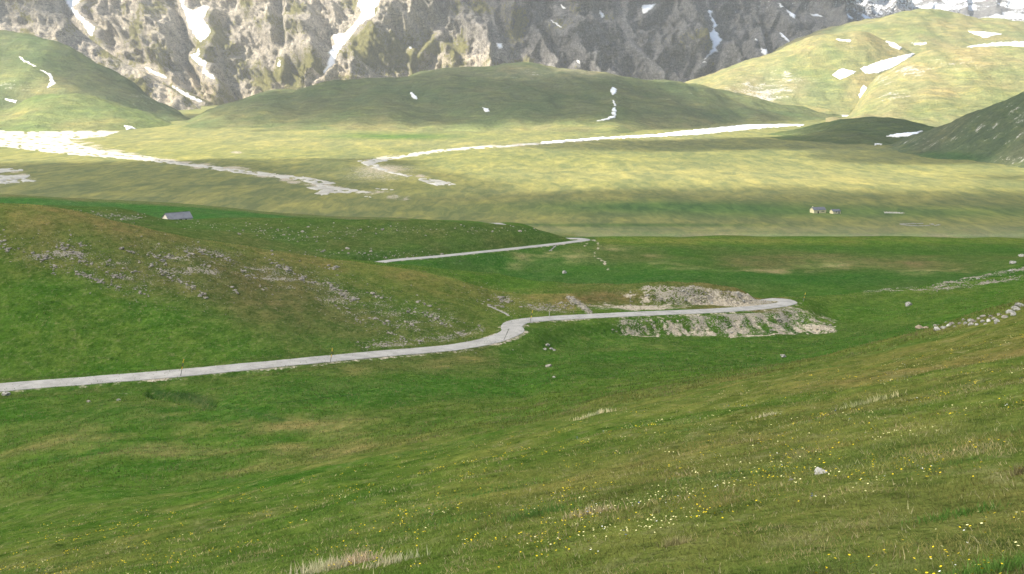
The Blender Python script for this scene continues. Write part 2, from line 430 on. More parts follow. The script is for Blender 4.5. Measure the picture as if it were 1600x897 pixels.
U = np.arange(-350, 1951, 5.2)
def logs(a, b, n): return np.exp(np.linspace(math.log(a), math.log(b), n, endpoint=False))
def lins(a, b, n): return np.linspace(a, b, n, endpoint=False)
YR = np.concatenate([logs(3.0, 30, 70), logs(30, 110, 130), lins(110, 182, 90), lins(182, 400, 290), lins(400, 700, 190),
                     lins(700, 1000, 90), logs(1000, 3200, 170), logs(3200, 12000, 30), [12000.0]])
Yk, vk = layer(COLS, U, None)
vg = np.stack([pchip(np.log(Yk[:, j]), vk[:, j], np.log(YR)) for j in range(len(U))], 1)
def blur(a, axis, r):
    k = np.exp(-0.5 * (np.arange(-3 * r, 3 * r + 1) / r) ** 2); k /= k.sum()
    p = [(0, 0)] * a.ndim; p[axis] = (3 * r, 3 * r)
    ap = np.pad(a, p, mode='edge')
    return np.apply_along_axis(lambda q: np.convolve(q, k, 'valid'), axis, ap)
vg = blur(vg, 1, 2)
G = W(U[None, :], vg, YR[:, None])
GX, GY = G[..., 0], G[..., 1]
Uf = np.broadcast_to(U[None, :], vg.shape)
V0 = vg.copy()
NR, NC = vg.shape

# masks painted on the land itself: (column, row) of the photograph say where, distance limits keep them on their own slope
def ell(u, v, ru, rv, y0=0, y1=1e9, rot=0.0, hard=1.0):
    c, s = math.cos(rot), math.sin(rot)
    du, dv = Uf - u, V0 - v
    a, b = (du * c + dv * s) / ru, (-du * s + dv * c) / rv
    w = np.exp(-((a * a + b * b) ** hard) * 0.9)
    return w * ((GY >= y0) & (GY <= y1))
def stroke(pts, wd, y0=0, y1=1e9):
    return np.exp(-(line_dist(Uf, V0 * 1.0, pts) / wd) ** 2) * ((GY >= y0) & (GY <= y1))

gn_a = fbm(GX / 60, GY / 60, 4, 3)
gn_b = fbm(GX / 14, GY / 14, 4, 31)
gn_c = fbm(GX / 240, GY / 420, 4, 57)

def c3(*a): return np.array(a, float)
GREEN, LUSH, OLIVE, BROWN = c3(.054, .099, .0170), c3(.036, .086, .0165), c3(.106, .111, .032), c3(.125, .105, .045)
STRAW, PLAINC, TAN, DEEP = c3(.205, .195, .088), c3(.175, .175, .070), c3(.30, .24, .135), c3(.030, .062, .018)
STREAMS = []
tint = np.empty(G.shape); tint[:] = GREEN
def paint(w, col, k=1.0):
    global tint
    w = np.clip(w * k, 0, 1)[..., None]
    tint = tint * (1 - w) + col * w

# near slope: olive on the right, greener lower left
near = sstep(175, 110, GY)
paint(near * sstep(250, 1000, Uf) * (0.85 + 0.25 * gn_a), OLIVE, 0.85)
paint(near * sstep(700, -100, Uf) * np.clip(0.5 + 0.9 * gn_a, 0, 1), OLIVE, 0.55)
paint(near * np.clip(0.9 * gn_b - 0.1, 0, 1), BROWN, 0.55)
paint(near * np.clip(-1.1 * gn_b - 0.2, 0, 1), LUSH, 0.6)
# left hill
lh = ((GY > 205) & (GY < 345) & (Uf < 900)).astype(float)
hill_up = sstep(470, 380, V0 - 0.10 * (Uf - 200)) * lh
paint(hill_up, OLIVE * c3(.92, .95, 1.0), 0.9)
paint(lh * sstep(40, 8, V0 - np.interp(Uf[0], [-400, 0, 300, 520, 700, 810, 900], [300, 318, 371, 404, 419, 436, 446])[None]) * sstep(200, 330, GY), c3(.150, .142, .046), 0.85)
paint(ell(430, 460, 360, 70, 205, 345, 0.32), c3(.084, .084, .036), 0.85)
paint(ell(120, 520, 190, 45, 200, 300), GREEN, 0.7)
paint(ell(700, 455, 160, 22, 240, 390, 0.2), OLIVE, 0.7)
# green valley
paint(((GY > 185) & (GY < 345) & (Uf > 780)) * sstep(490, 520, V0), LUSH * c3(1.25, 1.05, 1), 0.85)
paint(ell(300, 650, 300, 22, 130, 205), LUSH, 0.5)
paint(ell(560, 610, 260, 26, 160, 260), LUSH, 0.75)
paint(ell(330, 690, 340, 55, 60, 190) * np.clip(.25 + 1.1 * gn_b, 0, 1), TAN * c3(.62, .70, .5), 0.6)
paint(ell(235, 703, 75, 8, 60, 190), LUSH, 0.8)
# second valley
v2 = ((GY > 395) & (GY < 720) & (Uf > 560)).astype(float)
paint(v2, LUSH * c3(1.2, 1.0, 1.0), 0.9)
paint(((GY > 395) & (GY < 640) & (Uf < 900)) * sstep(-1, -9, V0 - np.interp(Uf[0], [300, 590, 880, 925], [440, 410, 378, 374])[None]), c3(.058, .084, .023), 0.95)
paint(v2 * np.exp(-((V0 - 376) / 7) ** 2) * (Uf > 930), c3(.100, .128, .026), 0.85)
paint(ell(1300, 409, 330, 14, 450, 700, 0.03) * np.clip(.8 + .9 * gn_a, 0, 1.25), c3(.112, .100, .046), 0.9)
paint(v2 * np.exp(-((V0 - 436) / 13) ** 2) * (Uf > 780), LUSH * c3(.85, .92, 1), 0.8)
paint(ell(800, 410, 190, 14, 450, 640), LUSH * c3(.85, .95, 1), .7)
for q in [(825, 402, 22, 7), (890, 402, 26, 9), (862, 397, 10, 4), (1040, 413, 24, 4), (1075, 420, 22, 4), (1015, 402, 14, 4), (1300, 415, 50, 6), (1230, 425, 40, 4), (1440, 425, 30, 4), (790, 416, 22, 6), (1180, 424, 45, 4), (960, 388, 22, 4), (1500, 422, 14, 3)]:
    paint(ell(*q, 400, 700) * np.clip(.55 + 1.1 * gn_b, 0, 1.2), TAN, 0.5)
for q in [(705, 568, 34, 9, 200, 280), (560, 578, 22, 8, 200, 250), (365, 592, 10, 5, 190, 225), (185, 467, 26, 5, 205, 300), (935, 532, 40, 6, 260, 310), (1000, 545, 60, 5, 230, 310), (430, 660, 120, 10, 120, 190), (150, 700, 160, 16, 90, 150), (330, 720, 120, 14, 80, 150), (715, 558, 30, 5, 200, 300)]:
    paint(ell(*q) * np.clip(.5 + 1.2 * gn_b, 0, 1.2), TAN * c3(.62, .66, .5), 0.55)
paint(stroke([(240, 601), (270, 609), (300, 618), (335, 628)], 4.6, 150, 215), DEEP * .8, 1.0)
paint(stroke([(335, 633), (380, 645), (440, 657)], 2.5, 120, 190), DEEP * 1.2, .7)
paint(stroke([(-300, 643), (0, 614), (150, 602), (280, 591), (400, 580), (500, 570), (600, 561), (700, 552), (760, 541)], 4.5, 170, 262), c3(.066, .076, .026), .6)  # bank shadow under the road edge, painted into the ground tint
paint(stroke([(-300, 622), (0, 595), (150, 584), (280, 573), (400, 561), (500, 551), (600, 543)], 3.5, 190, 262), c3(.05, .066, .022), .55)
paint(stroke([(420, 634), (460, 631), (500, 626), (560, 620)], 1.4, 120, 240), DEEP, 0.7)
paint(stroke([(1180, 521), (1260, 521), (1320, 516)], 2.0, 250, 330), DEEP, 0.5)
# hill behind on the left with its deep green hollow
hc = ((GY >= 600) & (GY < 960) & (Uf < 640)).astype(float)
paint(hc, LUSH * c3(1.0, 1.15, 1.35), 0.9)
paint(hc * sstep(7, 2, V0 - np.interp(Uf[0], [0, 150, 300, 420, 520, 620], [304, 311, 319, 331, 338, 341])[None]), c3(.12, .115, .055), 0.8)
# plain
plain = sstep(960, 1050, GY)
paint(plain, PLAINC, 1.0)
paint(plain * np.clip(0.35 + 0.9 * gn_c, 0, 1), STRAW * c3(.82, .85, .85), 0.65)
paint(plain * (ell(1300, 331, 420, 9) + ell(1050, 322, 200, 7)), c3(.085, .135, .045), 0.85)
paint(plain * ell(1000, 352, 200, 2.6), LUSH * c3(1.3, 1.2, 1.6), 0.9)
paint(plain * stroke([(770, 350), (850, 351.5), (1000, 357), (1200, 363), (1600, 369)], 1.0), DEEP * 1.5, 0.85)
paint(plain * (ell(1000, 272, 330, 13) + ell(1350, 283, 260, 16) + ell(380, 215, 230, 14) + ell(760, 225, 260, 8)), STRAW, 0.7)
paint(plain * (ell(1150, 238, 300, 14) + ell(250, 285, 330, 24)), c3(.13, .14, .062), 0.6)
paint(plain * ell(620, 213, 90, 5), LUSH * c3(1.2, 1.3, 1.4), 0.8)
paint(plain * np.exp(-((V0 - 361) / 8) ** 2) * (V0 > 345), c3(.20, .20, .105), 0.6)

for pts, wd in (([(-150, 210), (60, 212), (140, 228), (240, 249), (300, 258), (400, 271), (490, 290), (560, 301), (640, 308)], 6.5), ([(556, 253), (588, 248), (640, 241), (726, 232), (850, 224), (1000, 213)], 3.6), ([(575, 257), (620, 270), (700, 286)], 4.5), ([(-50, 266), (30, 270), (50, 282)], 7)):
    STREAMS.append((pts, wd))
paint(plain * np.exp(-((V0 - 368.5) / 3.2) ** 2) * (Uf > 900), c3(.27, .265, .17), 0.75)
rock = np.zeros(vg.shape); bare = np.zeros(vg.shape)
def addm(a, w, k=1.0): np.maximum(a, np.clip(w * k, 0, 1), out=a)
# rocky left hillside
for q in [(90, 400, 70, 22, .1), (200, 425, 80, 22, .3), (300, 420, 90, 40, .3), (420, 425, 90, 26, .4), (520, 455, 110, 28, .45), (620, 495, 120, 26, .35), (345, 398, 60, 14, .2), (690, 505, 70, 16, .3)]:
    addm(rock, ell(q[0], q[1], q[2], q[3], 205, 345, q[4]) * (.75 + .6 * fbm((GX + .9 * GY) / 26, (GY - .9 * GX) / 6, 3, 66)), 0.66)
addm(rock, stroke([(560, 541), (640, 534), (700, 525), (755, 513)], 7, 225, 300) * (.7 + .5 * gn_b), 0.75)
addm(rock, ell(860, 480, 52, 11, 270, 360, 0.1), 0.75)
addm(rock, stroke([(888, 464), (903, 472), (922, 487)], 6, 280, 380), 0.9)
addm(rock, ell(790, 465, 30, 10, 270, 390), 0.6)
# quarry face and the scree below the road
qr = (YR > 326) & (YR < 372)
qi = np.argmin(np.where(qr[:, None], V0, 1e9), 0)
qtop = V0[qi, np.arange(NC)][None]; qY = YR[qi][None]
qtop = qtop + 3.0 + 1.6 * fbm(GX / 6, GX * 0, 3, 81)
quarry = ((GY > 322) & (GY < qY)).astype(float) * sstep(985, 1015, Uf) * sstep(1222, 1200, Uf) * sstep(0.5, 3.5, V0 - qtop) * sstep(481, 477, V0)
addm(rock, quarry * (0.52 + 0.35 * gn_b), 1.0)
paint(((GY > 322) & (GY < 385)) * sstep(840, 980, Uf + 30 * gn_b) * sstep(1240, 1215, Uf), c3(.095, .088, .034), .8)
addm(bare, quarry * (0.58 - 0.35 * gn_b + 0.25 * sstep(1100, 1180, Uf)), 1.0)
addm(rock, ell(985, 463, 30, 5, 325, 370, 0.2), 0.6)
emb = ((GY > 285) & (GY < 335)).astype(float) * sstep(948, 975, Uf) * sstep(1318, 1300, Uf) * sstep(3.0, 5.0, np.interp(Uf[0], [950, 1000, 1100, 1180, 1235, 1310], [493.5, 490, 486, 481, 474, 490])[None] * 0 + V0 - np.interp(Uf[0], [950, 1000, 1100, 1180, 1235, 1310], [493.5, 490, 486, 481, 474, 490])[None]) * sstep(525, 519.5, V0 + 2.2 * gn_b)
addm(bare, emb * (0.44 + 0.12 * sstep(500, 521, V0) + 0.42 * ridged((GX + .35 * GY) / 3.2, GY / 30, 2, 77) - 0.30), 1.0)
addm(bare, stroke([(960, 523), (1080, 524), (1200, 523), (1300, 518), (1312, 517)], 1.5, 285, 335) * (.7 + .7 * gn_b), 0.8)
addm(bare, stroke([(1157, 495), (1150, 510), (1143, 523)], 5, 285, 335), 0.95)
addm(rock, emb * (0.58 + .3 * gn_b), 1.0)
addm(bare, ell(1000, 481, 80, 4.0, 300, 336), 0.8)
addm(bare, ell(945, 478, 30, 8, 300, 345), 0.5)
paint(ell(945, 466, 62, 9, 318, 372), c3(.125, .082, .045), 0.9)
addm(bare, ell(985, 466, 26, 5, 320, 372, 0.3), 0.55)
addm(bare, ell(1130, 474, 60, 5, 325, 350), 0.6)
# rock band on the right spur, hill behind the road, gullies by the upper hairpin
for pts in ([(1455, 450), (1500, 440), (1550, 429), (1605, 419)], [(1440, 455), (1500, 449), (1560, 440), (1605, 431)], [(1350, 458), (1440, 452)]):
    addm(rock, stroke(pts, 4.2, 330, 450) * (.55 + .8 * fbm((GX - .25 * GY) / 16, (GY + .25 * GX) / 3, 3, 88)), 1.0)
for q in [(460, 372, 60, 6), (560, 396, 80, 8), (640, 402, 60, 5), (700, 358, 140, 5), (330, 350, 60, 6), (420, 360, 60, 6), (560, 362, 120, 6), (690, 412, 60, 4)]:
    addm(rock, ell(*q, 400, 640), 0.42)
for q in [(150, 337, 60, 5), (200, 342, 30, 4), (100, 332, 60, 4)]:
    addm(rock, ell(*q, 395, 640), 0.6)
addm(rock, ell(130, 318, 120, 4, 640, 900), 0.42)
for pts in ([(929, 376), (938, 385), (930, 394), (927, 402), (942, 408), (950, 420)], [(868, 384), (860, 392)], [(918, 381), (910, 388)], [(1380, 331), (1412, 332)]):
    addm(bare, stroke(pts, 2.2, 400, 1500) * (.85 + .5 * gn_b), 0.72)
addm(bare, stroke([(762, 478), (778, 485), (796, 494)], 1.5, 260, 345), 0.6)
addm(bare, ell(200, 610, 40, 6, 160, 205), 0.35)
addm(bare, ell(370, 238, 14, 3, 1000, 3000), 0.6)
for pts, wd in STREAMS: addm(bare, plain * stroke(pts, wd) * (.62 + .7 * fbm(GX / 35, GY / 90, 3, 93)), 0.75)
addm(bare, plain * (ell(590, 278, 90, 14) + ell(20, 280, 55, 12) + ell(600, 262, 60, 8)), 0.45)
addm(bare, plain * stroke([(1190, 330), (1300, 338), (1440, 342)], 1.6), 0.2)

# relief of the land
Z = G[..., 2]
amp = sstep(5, 40, GY)
Z += amp * 0.10 * fbm(GX / 2.2, GY / 2.2, 3, 5) * sstep(420, 250, GY)
Z += amp * 0.38 * fbm(GX / 13, GY / 13, 3, 9) * sstep(800, 300, GY)
Z += 0.8 * fbm(GX / 46, GY / 46, 3, 12) * sstep(40, 200, GY) * sstep(1200, 700, GY)
Z += sstep(1000, 1500, GY) * sstep(6000, 2600, GY) * (2.4 * fbm(GX / 210, GY / 330, 4, 14) + 1.0 * fbm(GX / 50, GY / 60, 3, 15))
rk = np.clip(rock, 0, 1)
Z += rk * (0.55 * (ridged(GX / 5, GY / 5, 4, 21) - 0.9) + 0.3 * fbm(GX / 1.6, GY / 1.6, 2, 22)) * sstep(900, 500, GY)
Z += quarry * (0.75 * (ridged(GX / 6, GY / 3, 4, 24) - 1.0))
Z += emb * 0.5 * (ridged(GX / 4.2, GY / 12, 3, 23) - 0.9)
# the ditch by the culvert
Z -= 2.0 * stroke([(238, 608), (268, 617), (300, 627), (335, 634)], 6.0, 150, 212)
xb_ = (277 - CU) / F * 585
Z -= 1.5 * np.exp(-((GX - xb_ + 2) / 15) ** 2 - ((GY - 572) / 22) ** 2)

# ------------------------------------------------------------------ the road: centre line, then cut and fill
ROAD = [(-420, 641.5, 186), (-200, 623, 192), (0, 605, 199.5), (150, 593.2, 203.5), (280, 582.5, 207.5), (400, 571, 214.5), (500, 561.5, 224), (600, 552, 234.5),
        (700, 543.5, 246), (752, 535, 254.5), (784, 526, 262), (801, 517, 270), (800, 508.5, 279), (814, 502, 286.5), (850, 498, 293), (900, 495, 299),
        (1000, 490, 308.5), (1100, 486, 318), (1170, 481.5, 327), (1212, 477, 335), (1231, 472.8, 342), (1224, 469.3, 348.5), (1200, 467.5, 353),
        (1140, 476, 362), (1050, 474, 378), (950, 467, 395), (850, 457, 415), (750, 442, 445), (665, 424, 466), (590, 411, 482),
        (700, 399, 516), (800, 388.5, 552), (872, 380.6, 582), (900, 377, 595), (914, 374.6, 605), (905, 372.9, 613), (880, 372.3, 621),
        (845, 373.5, 640), (815, 371, 680), (800, 360, 720), (792, 353.8, 748), (774, 348.3, 812), (768, 352, 870), (790, 365, 960)]
rp = W([p[0] for p in ROAD], [p[1] for p in ROAD], [p[2] for p in ROAD])
def spline(P, step):
    n = len(P); d = np.concatenate([[0], np.cumsum(np.sqrt(np.linalg.norm(np.diff(P, axis=0), axis=1)))])
    m = np.zeros_like(P)
    m[1:-1] = (P[2:] - P[:-2]) / (d[2:] - d[:-2])[:, None]
    m[0], m[-1] = (P[1] - P[0]) / (d[1] - d[0]), (P[-1] - P[-2]) / (d[-1] - d[-2])
    out = []
    for i in range(n - 1):
        h = d[i + 1] - d[i]; L = np.linalg.norm(P[i + 1] - P[i]); k = max(2, int(L / step))
        t = np.linspace(0, 1, k, endpoint=False)[:, None]
        out.append((1 + 2 * t) * (1 - t) ** 2 * P[i] + t * (1 - t) ** 2 * h * m[i] + t * t * (3 - 2 * t) * P[i + 1] + t * t * (t - 1) * h * m[i + 1])
    out.append(P[-1:])
    return np.concatenate(out)
rc_ = spline(rp, 1.0)
k_ = np.ones(9) / 9
zz = np.convolve(np.pad(rc_[:, 2], 4, mode='edge'), k_, 'valid'); rc_[:, 2] = zz
ROAD_HALF = 2.75
kd = KDTree(len(rc_))
for i, p in enumerate(rc_): kd.insert((p[0], p[1], 0), i)
kd.balance()
rowsel = np.where((YR > 170) & (YR < 1000))[0]
xmin, xmax = rc_[:, 0].min() - 20, rc_[:, 0].max() + 20
from bisect import bisect_left
for r in rowsel:
    y = YR[r]
    near_s = rc_[np.abs(rc_[:, 1] - y) < 14]
    if len(near_s) == 0: continue
    xs = GX[r]
    m = np.zeros(NC, bool)
    xsn = np.sort(near_s[:, 0])
    idx = np.clip(np.searchsorted(xsn, xs), 1, len(xsn) - 1)
    dd = np.minimum(np.abs(xs - xsn[idx - 1]), np.abs(xs - xsn[idx]))
    for c in np.where(dd < 14)[0]:
        co, i, d = kd.find((xs[c], y, 0))
        if d < 13:
            w = 1 - min(max((d - ROAD_HALF - 1.0) / 7.5, 0), 1)
            w = w * w * (3 - 2 * w)
            zr = rc_[i, 2] - 0.10 - 0.25 * min(max(d - ROAD_HALF - 0.5, 0), 1.0)
            Z[r, c] = Z[r, c] * (1 - w) + zr * w
            if d < ROAD_HALF + 0.9: rock[r, c] *= 0.2
            if d < ROAD_HALF + 1.3: bare[r, c] = max(bare[r, c], 0.46)
G[..., 2] = Z
UG, VG = uv_of(G)

def skirt(A): return np.concatenate([A[:, :1], A, A[:, -1:]], 1)      # the sheet's two sides turn down into the earth
GS = skirt(G).copy(); GS[:, 0, 2] -= 2.5; GS[:, -1, 2] -= 2.5
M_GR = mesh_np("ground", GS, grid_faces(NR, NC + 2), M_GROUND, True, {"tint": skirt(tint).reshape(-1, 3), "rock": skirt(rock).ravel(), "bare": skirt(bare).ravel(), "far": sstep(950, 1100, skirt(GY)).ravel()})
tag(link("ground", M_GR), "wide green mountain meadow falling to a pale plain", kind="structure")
# the slope goes on under, behind and beside the camera
bx_, by_ = np.meshgrid(np.linspace(-250, 250, 301), np.concatenate([np.linspace(-90, 2, 30), np.linspace(3, 70, 60)]))
inw = np.clip((0.65 * by_ - 0.5 - np.abs(bx_)) / 6.0, 0, 1)     # under the main sheet it dips out of the way
bz_ = CZ - 1.7 - 0.30 * by_ + 0.20 * bx_ - 0.06 - 1.0 * inw + sstep(5, 40, by_) * 0.38 * fbm(bx_ / 13, by_ / 13, 3, 9)
bt = np.empty(bx_.shape + (3,)); bt[:] = OLIVE
zro = np.zeros(bx_.size)
tag(link("hillside", mesh_np("hillside", np.stack([bx_, by_, bz_], -1), grid_faces(*bx_.shape), M_GROUND, True, {"tint": bt.reshape(-1, 3), "rock": zro, "bare": zro, "far": zro})), "grassy slope the camera stands on", kind="structure")
rs_ = np.where((YR > 50) & (YR < 3200))[0][::4]
for side, uo in ((-1, np.linspace(1930, 4200, 46)), (0, np.linspace(-2700, -330, 46))):
    c_ = NC - 1 if side else 0
    Yq_ = YR[rs_][:, None]; Xq = (uo[None] - CU) / F * Yq_
    if side:
        Zq = Z[rs_, c_][:, None] + (Xq - GX[rs_, c_][:, None]) * (0.20 * sstep(700, 150, Yq_))
        Zq = np.where(Xq < GX[rs_, c_][:, None], Zq - 1.5, Zq)
    else:
        Zq = Z[rs_, c_][:, None] - (GX[rs_, c_][:, None] - Xq) * 0.05 * sstep(400, 150, Yq_)
        Zq = np.where(Xq > GX[rs_, c_][:, None], Zq - 1.5, Zq)
    Zq = Zq + 1.2 * fbm(Xq / 60, Yq_ / 60 + 0 * Xq, 3, 12) * sstep(0, 60, np.abs(Xq - GX[rs_, c_][:, None]))
    tq_ = np.repeat(tint[rs_, c_][:, None, :], len(uo), 1); z0_ = np.zeros(Xq.size)
    tag(link("hillside", mesh_np("hillside", np.stack([Xq, Yq_ + 0 * Xq, Zq], -1), grid_faces(*Xq.shape), M_GROUND, True,
        {"tint": tq_.reshape(-1, 3), "rock": z0_, "bare": z0_, "far": (sstep(950, 1100, Yq_) + 0 * Xq).ravel()})), "grassy slopes going on beside the view", kind="structure")

def gz(x, y):
    """height of the ground at x, y"""
    u = CU + F * x / y
    fc = np.clip((u - U[0]) / (U[1] - U[0]), 0, NC - 1.001); c = int(fc); fc -= c
    r = int(np.clip(np.searchsorted(YR, y) - 1, 0, NR - 2)); fr = (y - YR[r]) / (YR[r + 1] - YR[r])
    return ((Z[r, c] * (1 - fc) + Z[r, c + 1] * fc) * (1 - fr) + (Z[r + 1, c] * (1 - fc) + Z[r + 1, c + 1] * fc) * fr)

def hit(u, v):
    """first ground point seen at column u, row v"""
    fc = np.clip((u - U[0]) / (U[1] - U[0]), 0, NC - 1.001); c = int(fc); fc -= c
    col = VG[:, c] * (1 - fc) + VG[:, c + 1] * fc
    k = np.argmax(col <= v)
    if col[k] > v: k = NR - 1
    k = max(k, 1)
    t = (col[k - 1] - v) / (col[k - 1] - col[k] + 1e-9)
    Y = YR[k - 1] + t * (YR[k] - YR[k - 1])
    x = (u - CU) / F * Y
    return np.array([x, Y, gz(x, Y)])

# road surface: a 5.5 m ribbon with slightly worn, uneven edges
dxy = np.gradient(rc_[:, :2], axis=0); dxy /= np.linalg.norm(dxy, axis=1)[:, None]
nrm = np.stack([dxy[:, 1], -dxy[:, 0]], -1)
ss = np.arange(len(rc_))
prof = [(-1.0, -0.25), (-1.0, 0.0), (-0.5, 0.035), (0, 0.05), (0.5, 0.035), (1.0, 0.0), (1.0, -0.25)]
rv = []
for k, (a, dz) in enumerate(prof):
    wob = (0.16 * perlin(ss / 6.0, np.full(len(ss), 3.3 + (a > 0)), 4) + 0.1 * perlin(ss / 1.7, np.full(len(ss), 8.3 + (a > 0)), 5)) * (abs(a) == 1)
    off = a * (ROAD_HALF + wob + (0.08 if dz < -0.1 else 0))
    rv.append(np.concatenate([rc_[:, :2] + nrm * off[:, None] if hasattr(off, '__len__') else rc_[:, :2] + nrm * off, (rc_[:, 2] + dz)[:, None]], 1))
RV = np.stack(rv, 1)
tag(link("road", mesh_np("road", RV, grid_faces(len(rc_), len(prof))[:, ::-1], M_ROAD, False)), "narrow pale asphalt road winding through the meadows", kind="structure")

# ------------------------------------------------------------------ far hills and mountains
LAY = {}
def build_hill(name, cols, step, nrows, relief, mat, attr_fn, label, seed):
    us = sorted(cols)
    Uh = np.arange(us[0], us[-1] + 0.1, step)
    Yk_, vk_ = layer(cols, Uh, None)
    K = len(Yk_)
    wts = [nrows[k] for k in range(K - 1)]
    tq = np.concatenate([np.linspace(k, k + 1, wts[k], endpoint=False) for k in range(K - 1)] + [[K - 1]])
    Yq = np.stack([pchip(np.arange(K), Yk_[:, j], tq) for j in range(len(Uh))], 1)
    vq = np.stack([pchip(np.log(Yk_[:, j]), vk_[:, j], np.log(Yq[:, j])) for j in range(len(Uh))], 1)
    P = W(Uh[None], vq, Yq)
    P = relief(P, Uh[None] + 0 * vq, vq, tq[:, None] + 0 * vq, seed)
    attrs = attr_fn(P, Uh[None] + 0 * vq, vq, tq[:, None] + 0 * vq, seed)
    me = mesh_np(name, P, grid_faces(*vq.shape), mat, True, {k: (v.reshape(-1, 3) if v.ndim == 3 else v.ravel()) for k, v in attrs.items()})
    o = tag(link(name, me), label, kind="structure")
    u2, v2_ = uv_of(P)
    LAY[o.name] = (P, u2, v2_, tq[:, None] + 0 * vq)
    return o

def rel_soft(a1, l1, a2, l2):
    def f(P, u, v, t, s):
        m = sstep(0.2, 1.2, t)
        x, y = P[..., 0], P[..., 1]
        P[..., 2] += m * (a1 * fbm(x / l1, y / l1, 4, s) + a2 * 0.8 * fbm(x / l2, y / (l2 * 1.6), 4, s + 5))
        return P
    return f

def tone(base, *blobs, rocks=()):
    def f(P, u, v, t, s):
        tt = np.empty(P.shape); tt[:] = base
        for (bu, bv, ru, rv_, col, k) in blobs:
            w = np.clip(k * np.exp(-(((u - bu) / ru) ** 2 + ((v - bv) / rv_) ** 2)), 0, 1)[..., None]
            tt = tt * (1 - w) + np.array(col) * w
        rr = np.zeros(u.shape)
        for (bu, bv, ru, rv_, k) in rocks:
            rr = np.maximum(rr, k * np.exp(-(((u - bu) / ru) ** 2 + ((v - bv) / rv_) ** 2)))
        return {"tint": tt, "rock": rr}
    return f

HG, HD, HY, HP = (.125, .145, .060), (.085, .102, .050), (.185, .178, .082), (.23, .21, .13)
def hc_(lst, ydepth_front, lift=22, back=60):
    """lst: (u, Yfoot, vfoot, Yridge, vridge) -> columns: buried toe, foot, middle, ridge, back"""
    d = {}
    for (u, yf, vf, yr, vr) in lst:
        ym = yf + 0.45 * (yr - yf); vm = vf + 0.50 * (vr - vf)
        d[u] = [(yf - ydepth_front, vf + lift), (yf, vf), (ym, vm), (yr, vr), (yr * 1.18, vr + back)]
    return d

# left hills
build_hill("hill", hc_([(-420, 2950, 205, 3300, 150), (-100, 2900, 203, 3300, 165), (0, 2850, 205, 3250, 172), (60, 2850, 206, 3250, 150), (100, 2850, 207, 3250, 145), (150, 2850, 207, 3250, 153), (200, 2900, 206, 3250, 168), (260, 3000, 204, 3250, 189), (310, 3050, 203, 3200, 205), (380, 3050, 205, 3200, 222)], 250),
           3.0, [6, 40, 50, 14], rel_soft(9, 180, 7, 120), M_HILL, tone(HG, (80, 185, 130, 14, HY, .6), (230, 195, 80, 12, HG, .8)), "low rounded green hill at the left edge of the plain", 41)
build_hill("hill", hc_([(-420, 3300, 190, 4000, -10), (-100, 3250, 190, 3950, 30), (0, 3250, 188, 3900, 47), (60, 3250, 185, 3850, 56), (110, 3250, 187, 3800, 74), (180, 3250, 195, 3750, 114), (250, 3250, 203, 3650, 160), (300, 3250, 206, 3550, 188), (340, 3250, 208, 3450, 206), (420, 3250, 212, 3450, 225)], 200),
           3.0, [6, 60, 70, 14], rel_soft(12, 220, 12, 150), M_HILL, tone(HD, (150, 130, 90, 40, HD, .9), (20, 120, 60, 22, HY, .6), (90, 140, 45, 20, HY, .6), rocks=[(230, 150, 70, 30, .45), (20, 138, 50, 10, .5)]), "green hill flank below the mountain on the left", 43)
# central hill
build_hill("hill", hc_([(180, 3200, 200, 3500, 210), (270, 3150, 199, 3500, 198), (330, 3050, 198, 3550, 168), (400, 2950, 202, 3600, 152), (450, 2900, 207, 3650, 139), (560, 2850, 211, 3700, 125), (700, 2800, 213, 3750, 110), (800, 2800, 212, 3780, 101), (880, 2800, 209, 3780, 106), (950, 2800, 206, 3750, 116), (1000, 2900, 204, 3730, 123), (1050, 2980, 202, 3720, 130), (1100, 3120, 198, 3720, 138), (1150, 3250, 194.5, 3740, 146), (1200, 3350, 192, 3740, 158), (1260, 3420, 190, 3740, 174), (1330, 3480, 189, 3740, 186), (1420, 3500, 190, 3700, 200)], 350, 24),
           2.8, [8, 90, 110, 16], rel_soft(14, 260, 11, 170), M_HILL, tone(HD, (900, 112, 170, 10, HP, .8), (400, 185, 130, 14, HY, .7), (1120, 160, 150, 12, HY, .45), (960, 195, 300, 8, HY, .5), (640, 205, 260, 11, HY, .85), (1050, 200, 300, 12, HY, .8), (700, 180, 300, 14, HG, .5), rocks=[(820, 112, 80, 10, .42), (930, 135, 60, 9, .38), (620, 140, 80, 12, .3), (1080, 150, 90, 12, .3), (760, 170, 200, 12, .22), (450, 165, 60, 10, .3)]), "broad dark green hill in the middle of the plain", 47)
